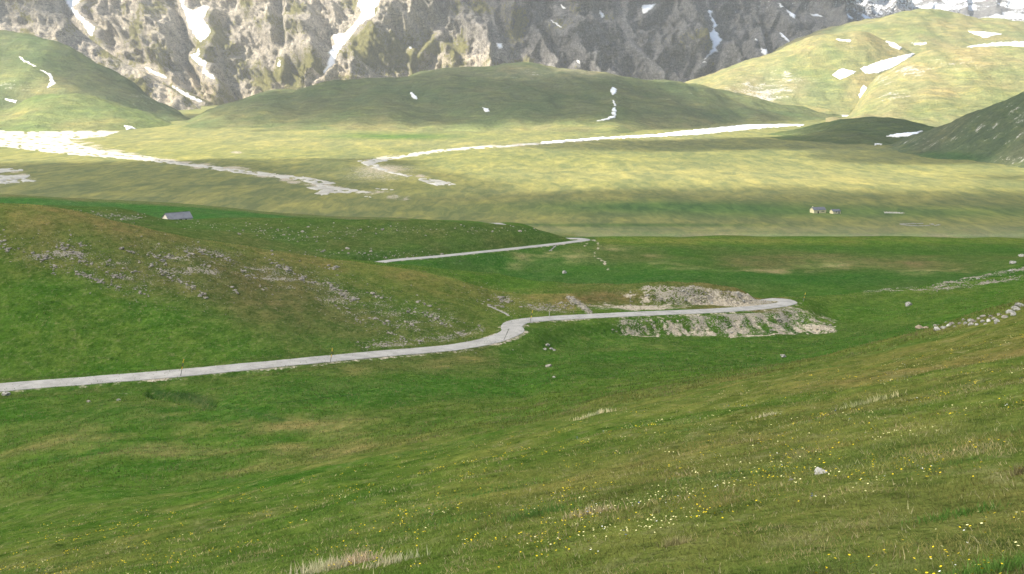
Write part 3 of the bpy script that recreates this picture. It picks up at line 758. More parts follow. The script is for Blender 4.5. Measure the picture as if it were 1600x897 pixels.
# sunlit hills on the right
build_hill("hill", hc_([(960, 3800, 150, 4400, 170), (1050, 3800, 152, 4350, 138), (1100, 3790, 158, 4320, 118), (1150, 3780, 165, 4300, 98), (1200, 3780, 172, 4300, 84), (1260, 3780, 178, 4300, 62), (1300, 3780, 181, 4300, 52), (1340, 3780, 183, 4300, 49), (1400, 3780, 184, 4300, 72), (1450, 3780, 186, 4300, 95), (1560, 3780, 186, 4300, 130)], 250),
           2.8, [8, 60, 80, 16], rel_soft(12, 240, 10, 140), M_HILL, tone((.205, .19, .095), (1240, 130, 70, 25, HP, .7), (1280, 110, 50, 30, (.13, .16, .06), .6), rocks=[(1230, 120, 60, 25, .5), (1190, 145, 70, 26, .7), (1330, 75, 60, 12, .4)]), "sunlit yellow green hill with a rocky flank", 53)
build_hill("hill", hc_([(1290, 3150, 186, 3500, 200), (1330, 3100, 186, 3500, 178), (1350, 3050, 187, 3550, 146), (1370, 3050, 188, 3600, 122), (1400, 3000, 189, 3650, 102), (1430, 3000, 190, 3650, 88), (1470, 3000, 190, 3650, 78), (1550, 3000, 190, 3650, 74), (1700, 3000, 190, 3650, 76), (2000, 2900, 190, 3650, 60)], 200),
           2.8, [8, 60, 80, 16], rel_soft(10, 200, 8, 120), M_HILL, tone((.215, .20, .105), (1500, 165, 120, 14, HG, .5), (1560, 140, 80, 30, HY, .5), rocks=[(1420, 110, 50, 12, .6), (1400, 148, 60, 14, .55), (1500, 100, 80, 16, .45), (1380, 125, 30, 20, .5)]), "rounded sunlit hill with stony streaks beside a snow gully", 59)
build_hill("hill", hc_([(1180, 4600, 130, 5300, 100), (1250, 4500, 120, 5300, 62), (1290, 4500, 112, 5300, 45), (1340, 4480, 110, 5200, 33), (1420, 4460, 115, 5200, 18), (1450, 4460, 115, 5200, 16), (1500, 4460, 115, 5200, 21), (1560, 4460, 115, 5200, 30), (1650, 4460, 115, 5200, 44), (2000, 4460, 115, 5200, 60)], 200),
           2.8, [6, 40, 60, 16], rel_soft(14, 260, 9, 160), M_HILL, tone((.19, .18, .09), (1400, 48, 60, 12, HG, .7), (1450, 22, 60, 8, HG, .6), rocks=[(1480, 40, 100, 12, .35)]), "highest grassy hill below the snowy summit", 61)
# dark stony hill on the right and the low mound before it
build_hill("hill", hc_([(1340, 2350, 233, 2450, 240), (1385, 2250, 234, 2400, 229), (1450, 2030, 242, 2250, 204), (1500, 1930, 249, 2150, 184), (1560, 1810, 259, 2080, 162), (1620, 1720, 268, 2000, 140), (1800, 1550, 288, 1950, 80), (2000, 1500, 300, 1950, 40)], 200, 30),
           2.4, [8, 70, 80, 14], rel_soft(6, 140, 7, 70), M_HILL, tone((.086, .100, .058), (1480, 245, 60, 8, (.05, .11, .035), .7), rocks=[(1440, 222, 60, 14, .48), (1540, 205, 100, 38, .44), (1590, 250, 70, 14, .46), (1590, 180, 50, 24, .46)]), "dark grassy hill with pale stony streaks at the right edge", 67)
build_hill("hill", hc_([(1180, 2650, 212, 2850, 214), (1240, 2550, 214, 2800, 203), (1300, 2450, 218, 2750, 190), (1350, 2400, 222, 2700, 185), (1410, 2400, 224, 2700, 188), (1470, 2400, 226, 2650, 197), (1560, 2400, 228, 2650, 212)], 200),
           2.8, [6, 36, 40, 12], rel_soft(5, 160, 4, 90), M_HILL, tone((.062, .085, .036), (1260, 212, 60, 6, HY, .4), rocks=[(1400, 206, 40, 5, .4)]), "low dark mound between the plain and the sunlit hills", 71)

# (layer, polygon, label, group)
MT, SP, FARM = "mountain", "mountain.001", "mountain.002"
HL0, HL1, HCN, HRA, HRB, HRC, HDK, HMD = ["hill"] + ["hill.%03d" % k for k in range(1, 8)]
SCRAP = "small scrap of snow left among the mountain rocks"
SNOW = [
 (MT, [(92, -12), (130, -12), (128, 0), (115, 12), (135, 32), (150, 42), (144, 58), (137, 52), (128, 36), (112, 20)], "snow tongue in the gully at the upper left corner", None),
 (MT, [(276, -14), (290, -12), (288, 10), (302, 16), (318, 9), (329, 9), (318, 30), (331, 48), (323, 60), (313, 67), (304, 56), (295, 42), (288, 18), (281, 2)], "wide upper snow tongue in the left mountain gully", None),
 (MT, [(311, 72), (314, 80), (311, 90), (325, 97), (321, 108), (333, 117), (338, 126), (326, 121), (314, 113), (318, 105), (306, 98), (295, 86), (305, 83)], "narrow broken snow tail below the left gully snow", None),
 (MT, [(220, 101), (240, 109), (263, 120), (259, 124), (244, 118), (225, 107)], "thin snow strip in the lower left ravine", None),
 (MT, [(266, 131), (287, 142), (317, 158), (311, 161), (289, 151), (270, 138)], "lowest snow strip where the left ravine ends", None),
 (MT, [(560, -14), (600, -14), (598, 1), (586, 14), (587, 25), (573, 32), (558, 44), (548, 59), (533, 76), (526, 90), (523, 101), (513, 110), (508, 117), (502, 112), (509, 105), (511, 93), (515, 85), (511, 82), (522, 70), (519, 53), (540, 51), (555, 35), (565, 20), (558, 8)], "longest snow tongue running down the middle of the mountain", None),
 (MT, [(1106, 15), (1115, 17), (1111, 24), (1118, 34), (1123, 40), (1116, 45), (1122, 53), (1129, 63), (1121, 73), (1122, 81), (1111, 86), (1102, 94), (1106, 97), (1097, 99), (1104, 86), (1112, 76), (1112, 65), (1104, 54), (1113, 47), (1114, 38), (1110, 28), (1106, 21)], "zigzag snow strip on the dark right part of the mountain", None),
 (MT, [(774, 67), (785, 67), (787, 76), (777, 77)], "round snow spot above the central hill", None),
 (MT, [(1002, 8), (1012, 7), (1029, 5), (1020, 13), (1006, 23), (1003, 20)], "slanting snow patch near the top edge of the mountain", None),
 (MT, [(1212, 0), (1225, 10), (1220, 12)], SCRAP, 1), (MT, [(1226, 14), (1243, 22), (1245, 31), (1236, 27)], SCRAP, 1),
 (MT, [(1216, 47), (1223, 50), (1236, 63), (1233, 67), (1221, 58)], SCRAP, 1), (MT, [(1245, 55), (1258, 60), (1252, 65)], SCRAP, 1),
 (MT, [(1304, 9), (1320, 18), (1336, 30), (1330, 31), (1312, 19)], SCRAP, 1), (MT, [(1342, 17), (1366, 30), (1350, 30)], SCRAP, 1),
 (MT, [(1379, 0), (1383, 4), (1373, 22), (1365, 29), (1370, 15)], SCRAP, 1),
 (MT, [(1186, 73), (1201, 78), (1197, 88), (1189, 82)], SCRAP, 1), (MT, [(1177, 59), (1184, 60), (1182, 67)], SCRAP, 1),
 (MT, [(432, 88), (440, 95), (438, 105), (431, 104), (435, 96)], SCRAP, 1), (MT, [(873, 3), (887, 14), (880, 15)], SCRAP, 1),
 (MT, [(858, 29), (879, 42), (876, 44), (862, 34)], SCRAP, 1), (MT, [(937, 13), (946, 25), (940, 30), (935, 20)], SCRAP, 1), (MT, [(638, 73), (645, 74), (642, 79)], SCRAP, 1),
 (MT, [(900, 92), (908, 93), (907, 100), (901, 98)], SCRAP, 1), (MT, [(1264, 22), (1278, 22), (1290, 27), (1272, 26)], SCRAP, 1),
 (HRA, [(1300, 117), (1313, 107), (1340, 112), (1326, 120), (1312, 125)], "small snowfield left of the big one between the sunlit hills", None),
 (HRA, [(1343, 107), (1375, 95), (1420, 84), (1434, 82), (1416, 94), (1400, 104), (1376, 114), (1352, 116)], "largest snowfield in the gully between the sunlit hills", None),
 (HRA, [(1341, 149), (1348, 132), (1356, 138), (1362, 148), (1355, 159), (1348, 166)], "snow patch at the lower end of the sunlit gully", None),
 (HRA, [(1381, 62), (1400, 68), (1410, 75), (1406, 78), (1392, 73)], "snow streak under the crest of the sunlit hill", None),
 (HRA, [(1303, 60), (1332, 63), (1328, 66), (1310, 64)], "thin snow lens high on the sunlit hill", None),
 (HRC, [(1424, 67), (1450, 66), (1448, 70), (1430, 71)], "short snow lens behind the sunlit hill", None),
 (HRC, [(1510, 48), (1540, 50), (1568, 53), (1538, 60)], "upper snow lens on the highest grassy hill", None),
 (HRC, [(1506, 73), (1560, 66), (1720, 60), (1720, 80), (1551, 80)], "long snow band behind the right sunlit hill", None),
 ("ground", [(1258, 172), (1300, 173), (1350, 177), (1430, 181), (1490, 186), (1451, 189), (1413, 190), (1330, 184), (1275, 178)], "long snow strip at the foot of the sunlit hills", None),
 (HMD, [(1382, 213), (1412, 208), (1445, 205), (1425, 213), (1400, 215)], "snow wedge beside the dark stony hill", None),
 ("ground", [(1358, 223), (1390, 222), (1384, 226), (1366, 227)], "small snow lens below the snow wedge", None),
 ("ground", [(845, 222), (900, 217.5), (1026, 209.5), (1093, 202.5), (1169, 194.5), (1260, 193), (1256, 196.5), (1200, 200), (1164, 203.5), (1101, 210), (1038, 213.5), (950, 217.5), (845, 226)], "long narrow snow strip lying in the stream bed across the plain", None),
 (HCN, [(929, 190), (946, 186), (953, 182), (963, 180), (962, 184), (950, 188)], "hooked snow patch at the lower end of the snow chain", None),
 (HCN, [(952, 141), (958, 136), (964, 140), (963, 147), (956, 149)], "round snow patch at the top of the snow chain on the central hill", None),
 (HCN, [(956, 156), (960, 156), (965, 166), (959, 166)], "second snow patch of the chain on the central hill", None),
 (HCN, [(955, 169), (963, 168), (964, 174), (956, 174)], "third snow patch of the chain on the central hill", None),
 (HCN, [(955, 176), (963, 175), (963, 180), (956, 179)], "fourth snow patch of the chain on the central hill", None),
 (HCN, [(639, 144), (645, 145), (653, 153), (652, 157), (643, 152)], "left of the two lone snow spots on the central hill", None),
 (HCN, [(753, 167), (764, 170), (766, 175), (757, 175)], "right of the two lone snow spots on the central hill", None),
 (HCN, [(708, 214), (724, 212), (720, 217), (710, 217)], "snow spot at the foot of the central hill", None),
 (HL1, [(26, 87), (32, 89), (46, 98), (57, 104), (52, 104), (38, 97)], "snow streak high on the left hill", None),
 (HL1, [(60, 107), (68, 110), (81, 116), (84, 126), (88, 131), (80, 136), (71, 140), (78, 127), (75, 117)], "hooked snow streak lower on the left hill", None),
 (HL1, [(6, 154), (28, 157), (26, 161), (12, 158)], "short snow streak near the left edge", None),
 (HL0, [(193, 196), (203, 197), (214, 202), (198, 203)], "snow spot at the foot of the left hill", None),
]
GUL = [[(285, -60), (290, 10), (312, 35), (314, 66), (310, 88), (320, 108), (338, 130)],
       [(620, -60), (580, 5), (560, 38), (535, 65), (520, 92), (505, 118)],
       [(80, -60), (110, 8), (140, 50), (170, 85), (230, 108), (315, 160)],
       [(1100, -40), (1112, 25), (1118, 50), (1120, 72), (1100, 98)],
       [(1200, -30), (1240, 30)], [(880, -40), (870, 10)], [(1040, -30), (1015, 15)], [(760, -60), (770, 30), (782, 75)], [(430, -60), (440, 60), (436, 110)],
       [(700, -60), (690, 40), (655, 80)], [(960, -40), (985, 60), (1040, 110)], [(1190, 40), (1200, 85)]]
def rel_mount(P, u, v, t, s):
    xx = u * 3.0; yy = -v * 3.0
    wx = 70 * fbm(xx / 260, yy / 260, 3, s + 1)
    w2 = 30 * fbm(xx / 90 + 7, yy / 90, 3, s + 2)
    R = 190 * (ridged((xx + wx + yy * .35) / 640, (yy + wx) / 1000, 3, s) - 0.75)
    al, ac = (xx * .62 - yy * .78), (xx * .78 + yy * .62)
    R = R + 105 * (ridged((ac + wx) / 230, (al + wx) / 620, 4, s + 3, 0.55) - 0.8)
    R = R + 24 * (ridged((xx + w2 + yy * .4) / 80, (yy + w2) / 70, 4, s + 7, 0.7) - 0.8)
    R = R + 15 * np.abs(fbm((xx + w2) / 34, (yy - w2) / 30, 3, s + 9, 0.7)) - 7
    dm = np.full(u.shape, 1e9)
    for g in GUL: dm = np.minimum(dm, line_dist(u, v, g))
    for (lay, poly, lab, grp) in SNOW:
        if lay == "mountain": dm = np.minimum(dm, np.where(in_poly(u, v, poly), 0, line_dist(u, v, poly + poly[:1])))
    k = sstep(1, 13, dm)
    R = R * k - 30 * (1 - sstep(0, 30, dm)) + 3 * fbm(xx / 40, yy / 40, 3, s + 11)
    m = sstep(0.0, 0.5, t) * 0.75 + 0.25
    P[..., 1] -= R * m * 0.9
    P[..., 2] += R * m * 0.35
    return P
def att_mount(snowcap=None):
    def f(P, u, v, t, s):
        n = fbm(u / 60, v / 45, 4, s + 20)
        veg = np.clip(0.36 + 0.55 * n + 0.20 * sstep(30, 120, v) - 0.40 * sstep(700, 1000, u), 0, 1)
        for (bu, bv, ru, rv_, k) in [(600, 80, 90, 35, .75), (370, 90, 60, 25, .6), (450, 90, 50, 20, .55), (40, 70, 90, 40, .5), (250, 60, 50, 30, .45), (660, 100, 80, 15, .6)]:
            veg = np.maximum(veg, k * np.exp(-(((u - bu) / ru) ** 2 + ((v - bv) / rv_) ** 2)))
        scr = np.clip(0.5 * sstep(60, 130, v) + 0.35 * fbm(u / 35, v / 70, 3, s + 31) + 0.1 - 0.35 * sstep(850, 1050, u) * sstep(120, 60, v), 0, 1)
        for (bu, bv, ru, rv_, k) in [(460, 125, 55, 22, .95), (700, 60, 80, 35, .6), (920, 110, 110, 20, .85), (180, 80, 60, 25, .6), (300, 135, 60, 20, .8), (720, 85, 90, 20, .7), (430, 30, 60, 25, .5), (1010, 118, 50, 14, .6)]:
            scr = np.maximum(scr, k * np.exp(-(((u - bu) / ru) ** 2 + ((v - bv) / rv_) ** 2)))
        sn = np.zeros(u.shape)
        if snowcap is not None: sn = snowcap(P, u, v)
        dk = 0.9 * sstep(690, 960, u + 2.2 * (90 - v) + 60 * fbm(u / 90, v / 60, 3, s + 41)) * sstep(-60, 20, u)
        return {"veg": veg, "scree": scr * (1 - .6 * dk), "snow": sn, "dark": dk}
    return f
mc = {}
for (u, yf, vf, yt, vt) in [(-500, 4700, 190, 6300, -170), (0, 4700, 190, 6300, -170), (250, 4700, 185, 6300, -170), (600, 4650, 160, 6300, -170), (800, 4650, 150, 6300, -160), (1000, 4700, 160, 6300, -140), (1150, 4800, 160, 6400, -100), (1250, 5000, 130, 6500, -70), (1330, 5400, 90, 6500, -30), (1420, 5700, 60, 6600, 0), (1520, 5800, 60, 6700, 30)]:
    mc[u] = [(yf - 150, vf + 30), (yf, vf), (yf + .45 * (yt - yf), vf + .47 * (vt - vf)), (yf + .75 * (yt - yf), vf + .76 * (vt - vf)), (yt, vt), (yt * 1.15, vt + 140)]
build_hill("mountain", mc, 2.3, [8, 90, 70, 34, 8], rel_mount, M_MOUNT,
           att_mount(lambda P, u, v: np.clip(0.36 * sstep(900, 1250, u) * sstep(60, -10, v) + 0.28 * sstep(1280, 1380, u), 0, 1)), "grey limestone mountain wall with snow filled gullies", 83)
m2 = {}
for (u, yf, vf, yt, vt) in [(-500, 4000, 160, 5000, -220), (-200, 4000, 150, 4900, -150), (0, 4000, 140, 4700, -55), (50, 4000, 140, 4650, -22), (90, 4000, 145, 4600, 12), (130, 4000, 155, 4550, 52), (180, 4000, 170, 4500, 88), (230, 4050, 185, 4480, 117), (300, 4100, 195, 4450, 158), (335, 4150, 205, 4450, 182), (400, 4200, 225, 4450, 220)]:
    m2[u] = [(yf - 150, vf + 25), (yf, vf), (yf + .5 * (yt - yf), vf + .5 * (vt - vf)), (yt, vt), (yt * 1.08, vt + 60)]
def rel_m2(P, u, v, t, s):
    xx = u * 2.6; yy = -v * 2.6
    R = 40 * (ridged(xx / 190, yy / 330, 4, s) - 0.75) + 14 * fbm(xx / 45, yy / 60, 4, s + 7, 0.6) + 7 * (ridged(xx / 24, yy / 34, 3, s + 9) - 0.7)
    P[..., 1] -= R * sstep(0.2, 1, t); P[..., 2] += 0.3 * R * sstep(0.2, 1, t)
    return P
build_hill("mountain", m2, 2.4, [6, 60, 60, 20], rel_m2, M_MOUNT, att_mount(), "rocky mountain spur descending from the upper left corner", 91)
m3 = {}
for (u, yf, vf, yt, vt) in [(1150, 7600, 110, 9300, -20), (1300, 7600, 100, 9300, -45), (1450, 7500, 90, 9300, -70), (1600, 7400, 90, 9300, -95), (1800, 7300, 90, 9300, -140), (2100, 7300, 90, 9300, -170)]:
    m3[u] = [(yf - 150, vf + 25), (yf, vf), (yf + .5 * (yt - yf), vf + .5 * (vt - vf)), (yt, vt), (yt * 1.1, vt + 60)]
def rel_m3(P, u, v, t, s):
    xx = u * 4.6; yy = -v * 4.6
    R = 70 * (ridged(xx / 420, yy / 700, 4, s) - 0.75) + 16 * fbm(xx / 70, yy / 90, 4, s + 7, 0.6)
    P[..., 1] -= R; P[..., 2] += 0.3 * R
    return P
build_hill("mountain", m3, 3.2, [4, 60, 60, 10], rel_m3, M_MOUNT,
           att_mount(lambda P, u, v: np.clip(0.62 + 0.5 * fbm(u / 45, v / 9, 3, 301) - 0.55 * np.exp(-(((u - 1515) / 45) ** 2 + ((v - 20) / 7) ** 2)), 0, 1)), "distant summit covered in snow in the upper right corner", 97)

# ------------------------------------------------------------------ snow patches and gravel beds, laid on the land they rest on
def patch(name, lay, poly, mat, lift, jit=2.0, jl=8.0, ss_=3, tmin=None, tmax=None, seed=0, thin=False):
    P, u, v, t = LAY[lay]
    pu = [q[0] for q in poly]; pv = [q[1] for q in poly]
    sel = (u > min(pu) - 8) & (u < max(pu) + 8) & (v > min(pv) - 8) & (v < max(pv) + 8)
    if tmin is not None: sel &= (t >= tmin) & (t <= tmax)
    rr, cc = np.where(sel)
    if len(rr) == 0: return None
    r0, r1, c0, c1 = max(rr.min() - 1, 0), min(rr.max() + 2, P.shape[0]), max(cc.min() - 1, 0), min(cc.max() + 2, P.shape[1])
    Q, T = P[r0:r1, c0:c1], t[r0:r1, c0:c1]
    nr, nc = Q.shape[:2]
    if nr < 2 or nc < 2: return None
    fr = np.linspace(0, nr - 1, (nr - 1) * ss_ + 1); fc = np.linspace(0, nc - 1, (nc - 1) * ss_ + 1)
    ri = np.minimum(fr.astype(int), nr - 2); ci = np.minimum(fc.astype(int), nc - 2)
    a = (fr - ri)[:, None, None]; b = (fc - ci)[None, :, None]
    S = (Q[ri][:, ci] * (1 - a) * (1 - b) + Q[ri + 1][:, ci] * a * (1 - b) + Q[ri][:, ci + 1] * (1 - a) * b + Q[ri + 1][:, ci + 1] * a * b)
    TT = T[ri][:, ci]
    su, sv = uv_of(S)
    ju = jit * fbm(su / jl, sv / (jl * 0.55), 3, 200 + seed); jv = jit * 0.6 * fbm(su / jl + 40, sv / (jl * 0.55) - 9, 3, 230 + seed)
    ins = in_poly(su + ju, sv + jv, poly)
    if tmin is not None: ins &= (TT >= tmin) & (TT <= tmax)
    if thin: ins &= fbm(su / 9, sv / 2.2, 3, 260 + seed) > -0.62
    fm = ins[:-1, :-1] & ins[1:, :-1] & ins[:-1, 1:] & ins[1:, 1:]
    if fm.sum() < 2: return None
    if not thin:
        lab_ = np.zeros(fm.shape, int); best, nb_ = 0, 0; kk = 0
        for a0, b0 in zip(*np.where(fm)):
            if lab_[a0, b0]: continue
            kk += 1; st_ = [(a0, b0)]; lab_[a0, b0] = kk; cnt = 0
            while st_:
                a1, b1 = st_.pop(); cnt += 1
                for a2, b2 in ((a1 + 1, b1), (a1 - 1, b1), (a1, b1 + 1), (a1, b1 - 1)):
                    if 0 <= a2 < fm.shape[0] and 0 <= b2 < fm.shape[1] and fm[a2, b2] and not lab_[a2, b2]:
                        lab_[a2, b2] = kk; st_.append((a2, b2))
            if cnt > nb_: nb_, best = cnt, kk
        fm = lab_ == best
    n2 = S.shape[1]
    vm = np.zeros(ins.shape, int)
    for dr in (0, 1):
        for dc in (0, 1):
            vm[dr:dr + fm.shape[0], dc:dc + fm.shape[1]] += fm
    used = vm > 0
    e1 = fm.copy(); rim = np.zeros(ins.shape)
    for ring, val in ((0, 1.0), (1, .75), (2, .4)):
        q_ = np.pad(e1, 1); e2 = q_[1:-1, 1:-1] & q_[2:, 1:-1] & q_[:-2, 1:-1] & q_[1:-1, 2:] & q_[1:-1, :-2]
        edge = e1 & ~e2
        for dr in (0, 1):
            for dc in (0, 1):
                np.maximum(rim[dr:dr + fm.shape[0], dc:dc + fm.shape[1]], edge * val, out=rim[dr:dr + fm.shape[0], dc:dc + fm.shape[1]])
        e1 = e2
    S = S.copy()
    S[..., 2] += np.where(vm == 4, lift, -0.25 * lift)
    S[..., 1] -= np.where(vm == 4, lift * 0.5, 0)
    idx = -np.ones(ins.shape, int); idx[used] = np.arange(used.sum())
    r, c = np.where(fm)
    f = np.stack([idx[r, c], idx[r, c + 1], idx[r + 1, c + 1], idx[r + 1, c]], -1)
    return link(name, mesh_np(name, S[used], f, mat, True, {"rim": rim[used]}))

LAY["ground"] = (G, UG, VG, GY)
GRAVEL = [
 ("M_GRAVEL", [(-200, 196), (0, 203), (113, 202), (190, 205.5), (165, 214), (110, 218.5), (125, 226), (165, 235), (250, 247), (300, 257), (296, 260), (241, 253), (176, 247), (88, 240), (0, 229), (-200, 222)]),
 ("M_GRAVEL", [(240, 247), (300, 255.5), (400, 268), (483, 277), (531, 287), (505, 289), (545, 294), (596, 302), (525, 302), (505, 305.5), (488, 303), (498, 298), (474, 294), (494, 290), (470, 283), (433, 278), (400, 274.5), (340, 266.5), (240, 251)]),
 ("M_STREAM", [(556, 252), (575, 250), (588, 246), (621, 244.5), (638, 240), (676, 234.5), (726, 230), (800, 226), (852, 221.5), (852, 225.5), (800, 229.5), (726, 234), (681, 239), (626, 248), (588, 255), (608, 267), (648, 275), (640, 277), (608, 271), (575, 261)]),
 ("M_STREAM", [(654, 278), (680, 280), (718, 288), (683, 291), (653, 282)]),
 ("M_STREAM", [(568, 293), (600, 294.5), (628, 298), (600, 297)]), ("M_STREAM", [(596, 303), (652, 309), (620, 307.5)]),
 ("M_STREAM", [(555, 304), (590, 309), (612, 313), (570, 308)]),
 ("M_GRAVEL", [(-60, 180), (0, 180), (36, 186), (78, 197), (112, 203), (70, 203), (30, 190), (-60, 186)]),
 ("M_STREAM", [(-40, 262), (35, 264), (38, 266), (10, 270), (-40, 270)]), ("M_STREAM", [(-40, 273), (28, 274), (60, 271), (40, 279), (60, 283), (0, 288), (-40, 289)]),
 ("M_GRAVEL", [(1270, 176), (1350, 181), (1340, 187), (1300, 190), (1262, 184)]),
]
for i, (mn, poly) in enumerate(GRAVEL):
    o = patch("riverbed", "ground", poly, globals()[mn], 0.7, 1.7, 12, 3, 1000, 3300, i, True)
    if o: tag(o, "pale dry gravel riverbed fanning out over the plain", kind="structure")

for i, (lay, poly, lab, grp) in enumerate(SNOW):
    rngt = (1000, 4300) if lay == "ground" else (0.0, 3.2 if lay in HRC + HL0 + HL1 + HCN + HRA + HMD else 4.4)
    o = patch("snow_patch", lay, poly, M_SNOW, 1.6, 1.8, 7, 4 if lay != MT else 3, rngt[0], rngt[1], 40 + i)
    if o: tag(o, lab, "snow patch", "scraps of snow on the mountain" if grp else "snow patches below the mountain")

# ------------------------------------------------------------------ rocks
def rock_mesh(name, sub, seed, flat, mat, cuts=7, rough=0.22):
    r_ = np.random.default_rng(seed)
    bm = bmesh.new(); bmesh.ops.create_icosphere(bm, subdivisions=sub, radius=1.0)
    pl_ = [(Vector(r_.normal(size=3)).normalized(), r_.uniform(0.55, 0.9)) for _ in range(cuts)]
    o = r_.uniform(-9, 9, 3)
    for v in bm.verts:
        p = v.co.copy()
        n = float(perlin(p.x * 1.4 + o[0] + p.z, p.y * 1.4 + o[1] - p.z * 0.7, seed))
        p *= 1 + rough * 1.6 * n + r_.normal() * 0.04
        for (nn, d) in pl_:
            k = p.dot(nn) - d
            if k > 0: p -= nn * k * 0.9
        p.z = p.z * flat
        v.co = p
    me = bpy.data.meshes.new(name); bm.to_mesh(me); bm.free()
    me.materials.append(mat)
    return me
ROCKS = [rock_mesh("boulder", 2, 11 + k, 0.5 + 0.07 * (k % 4), M_ROCK) for k in range(7)]
PALES = [rock_mesh("boulder", 3, 31 + k, 0.7 + 0.08 * (k % 3), M_ROCKPALE, 9, 0.28) for k in range(6)]
BROWN_R = rock_mesh("boulder", 3, 61, 0.55, M_ROCKBROWN, 8)

def put_rock(me, u, v, size_px, label, group, name="boulder", sink=0.25, pos=None, sx=1.0):
    p = hit(u, v) if pos is None else pos
    r = size_px * 0.5 * p[1] / F
    o = bpy.data.objects.new(name, me); COL.objects.link(o)
    o.location = (p[0], p[1], p[2] + r * (0.4 - sink))
    o.rotation_euler = (random.uniform(-.25, .25), random.uniform(-.25, .25), random.uniform(0, 6.28))
    o.scale = (r * sx * random.uniform(.85, 1.2), r * random.uniform(.8, 1.1), r * random.uniform(.85, 1.15))
    return tag(o, label, "boulder", group)

# line of pale boulders on the right slope
g_r = "pale boulders in the row on the right slope"
row_ = [(1588, 480, 15), (1577, 485, 13), (1570, 493, 11), (1583, 489, 11), (1561, 490, 9), (1553, 496, 9), (1559, 500, 10), (1548, 493, 8), (1545, 500, 9), (1536, 492, 10), (1529, 496, 8), (1535, 501, 8), (1522, 500, 11), (1515, 499, 9), (1518, 505, 9), (1506, 498, 8), (1508, 504, 8), (1499, 504, 8), (1488, 504, 10), (1482, 507, 8), (1492, 509, 6), (1478, 503, 6), (1466, 507, 7), (1461, 507, 6), (1556, 504, 6), (1540, 505, 6), (1527, 506, 7), (1476, 511, 6)]
for i, (u, v, s) in enumerate(row_):
    put_rock((PALES + ROCKS)[(i * 5) % 13], u, v + s * 0.3, s * 1.02, "pale limestone boulder within the row on the right slope", g_r)
put_rock(PALES[0], 1594, 479, 14, "topmost pale boulder at the right end of the boulder row", None)
put_rock(PALES[2], 1464, 516, 12, "pale boulder at the lower left end of the boulder row", None)
put_rock(PALES[3], 1474, 513, 9, "pale boulder second from the lower left end of the boulder row", None)
put_rock(BROWN_R, 1437, 513, 14, "low brown stone standing left of the boulder row", None)
put_rock(BROWN_R, 1446, 513, 10, "brown stone nearest the left end of the boulder row", None)
put_rock(PALES[1], 1283, 740, 19, "pale stone lying alone among yellow flowers", None, sx=1.15, sink=0.35)
put_rock(ROCKS[1], 1236, 750, 12, "flat grey stone half sunk in grass left of the pale stone", None, sink=0.55)
put_rock(PALES[2], 1224, 558, 9, "pale stone on the crest of the near slope", None)
put_rock(ROCKS[0], 857, 573, 12, "grey boulder lying alone in the green valley", None)
put_rock(PALES[4], 866, 590, 6, "small pale stone below the lone valley boulder", None)
put_rock(PALES[5], 1420, 477, 11, "flat pale stone in the green hollow on the right", None)
put_rock(PALES[0], 1596, 401, 11, "upper grey boulder at the right edge on the green bank", None)
put_rock(PALES[1], 1583, 412, 11, "lower pale boulder at the right edge above the stony spur", None)
put_rock(PALES[3], 9, 617, 13, "white block lying under the road at the left edge", None)
put_rock(ROCKS[2], 138, 628, 8, "grey stone under the road near the left edge", None)
put_rock(PALES[4], 186, 626, 8, "pale stone left of the culvert", None)
put_rock(PALES[2], 882, 427, 9, "pale rock in the green hollow below the upper hairpin", None)
for (u, v, s) in [(855, 540, 8), (861, 546, 7), (851, 546, 6), (866, 548, 5)]:
    put_rock(PALES[int(u) % 6], u, v, s, "small pale rock in the cluster below the road bend", "pale rocks below the road bend")

# rocks of the left hillside and the other stony places: the largest singly, the rest as one mass
CL = [(55, 399, 12), (95, 387, 14), (103, 386, 10), (125, 382, 9), (122, 400, 14), (118, 405, 12), (137, 412, 10), (125, 427, 10), (132, 431, 9), (85, 417, 9), (75, 402, 12), (180, 431, 12), (188, 434, 10), (160, 441, 11), (183, 448, 9), (205, 393, 10), (207, 423, 8), (243, 399, 11), (252, 407, 14), (264, 400, 12), (266, 434, 12), (254, 426, 13), (281, 440, 14), (300, 448, 12), (316, 462, 12), (225, 456, 8), (300, 398, 10), (345, 400, 16), (351, 404, 12), (325, 417, 11), (318, 396, 10), (380, 422, 12), (392, 433, 10), (435, 415, 12), (447, 421, 13), (460, 428, 12), (472, 433, 11), (490, 440, 10), (515, 443, 14), (524, 453, 15), (537, 460, 15), (546, 466, 13), (555, 471, 10), (522, 420, 8), (593, 463, 8), (560, 500, 8), (585, 498, 10), (600, 503, 10), (645, 486, 12), (690, 504, 12), (682, 498, 10), (670, 493, 9), (660, 472, 9), (532, 482, 9), (640, 510, 9), (610, 520, 8), (785, 466, 14), (792, 470, 10), (768, 478, 9), (776, 476, 8), (0, 380, 14), (8, 388, 9), (110, 392, 10), (170, 412, 7), (235, 415, 8), (410, 450, 8), (365, 455, 8)]
cand = []
LBL = {"h": ("grey limestone rock in the stony patches of the left hillside", "rocks on the left hillside"),
       "s": ("grey scree block on the cut bank beside the road", "scree blocks on the road cutting"),
       "q": ("pale block on the quarry face above the road", "blocks on the quarry face"),
       "e": ("pale stone on the scree slope below the road", "stones on the scree below the road"),
       "p": ("pale rock in the stony bands of the right spur", "rocks on the right spur"),
       "b": ("small pale rock on the hill behind the road", "rocks on the hill behind the road")}
for (u, v, n) in CL:
    for k in range(max(2, n // 4)):
        cand.append((u + random.gauss(0, 4.5), v + random.gauss(0, 2.2), random.uniform(3.4, 6.6), "h"))
    for k in range(n):
        a = random.gauss(0, 8.5); b = random.gauss(0, 2.1)
        cand.append((u + a - b * .4, v + a * .42 + b, 2.0 + random.expovariate(0.85), "h"))
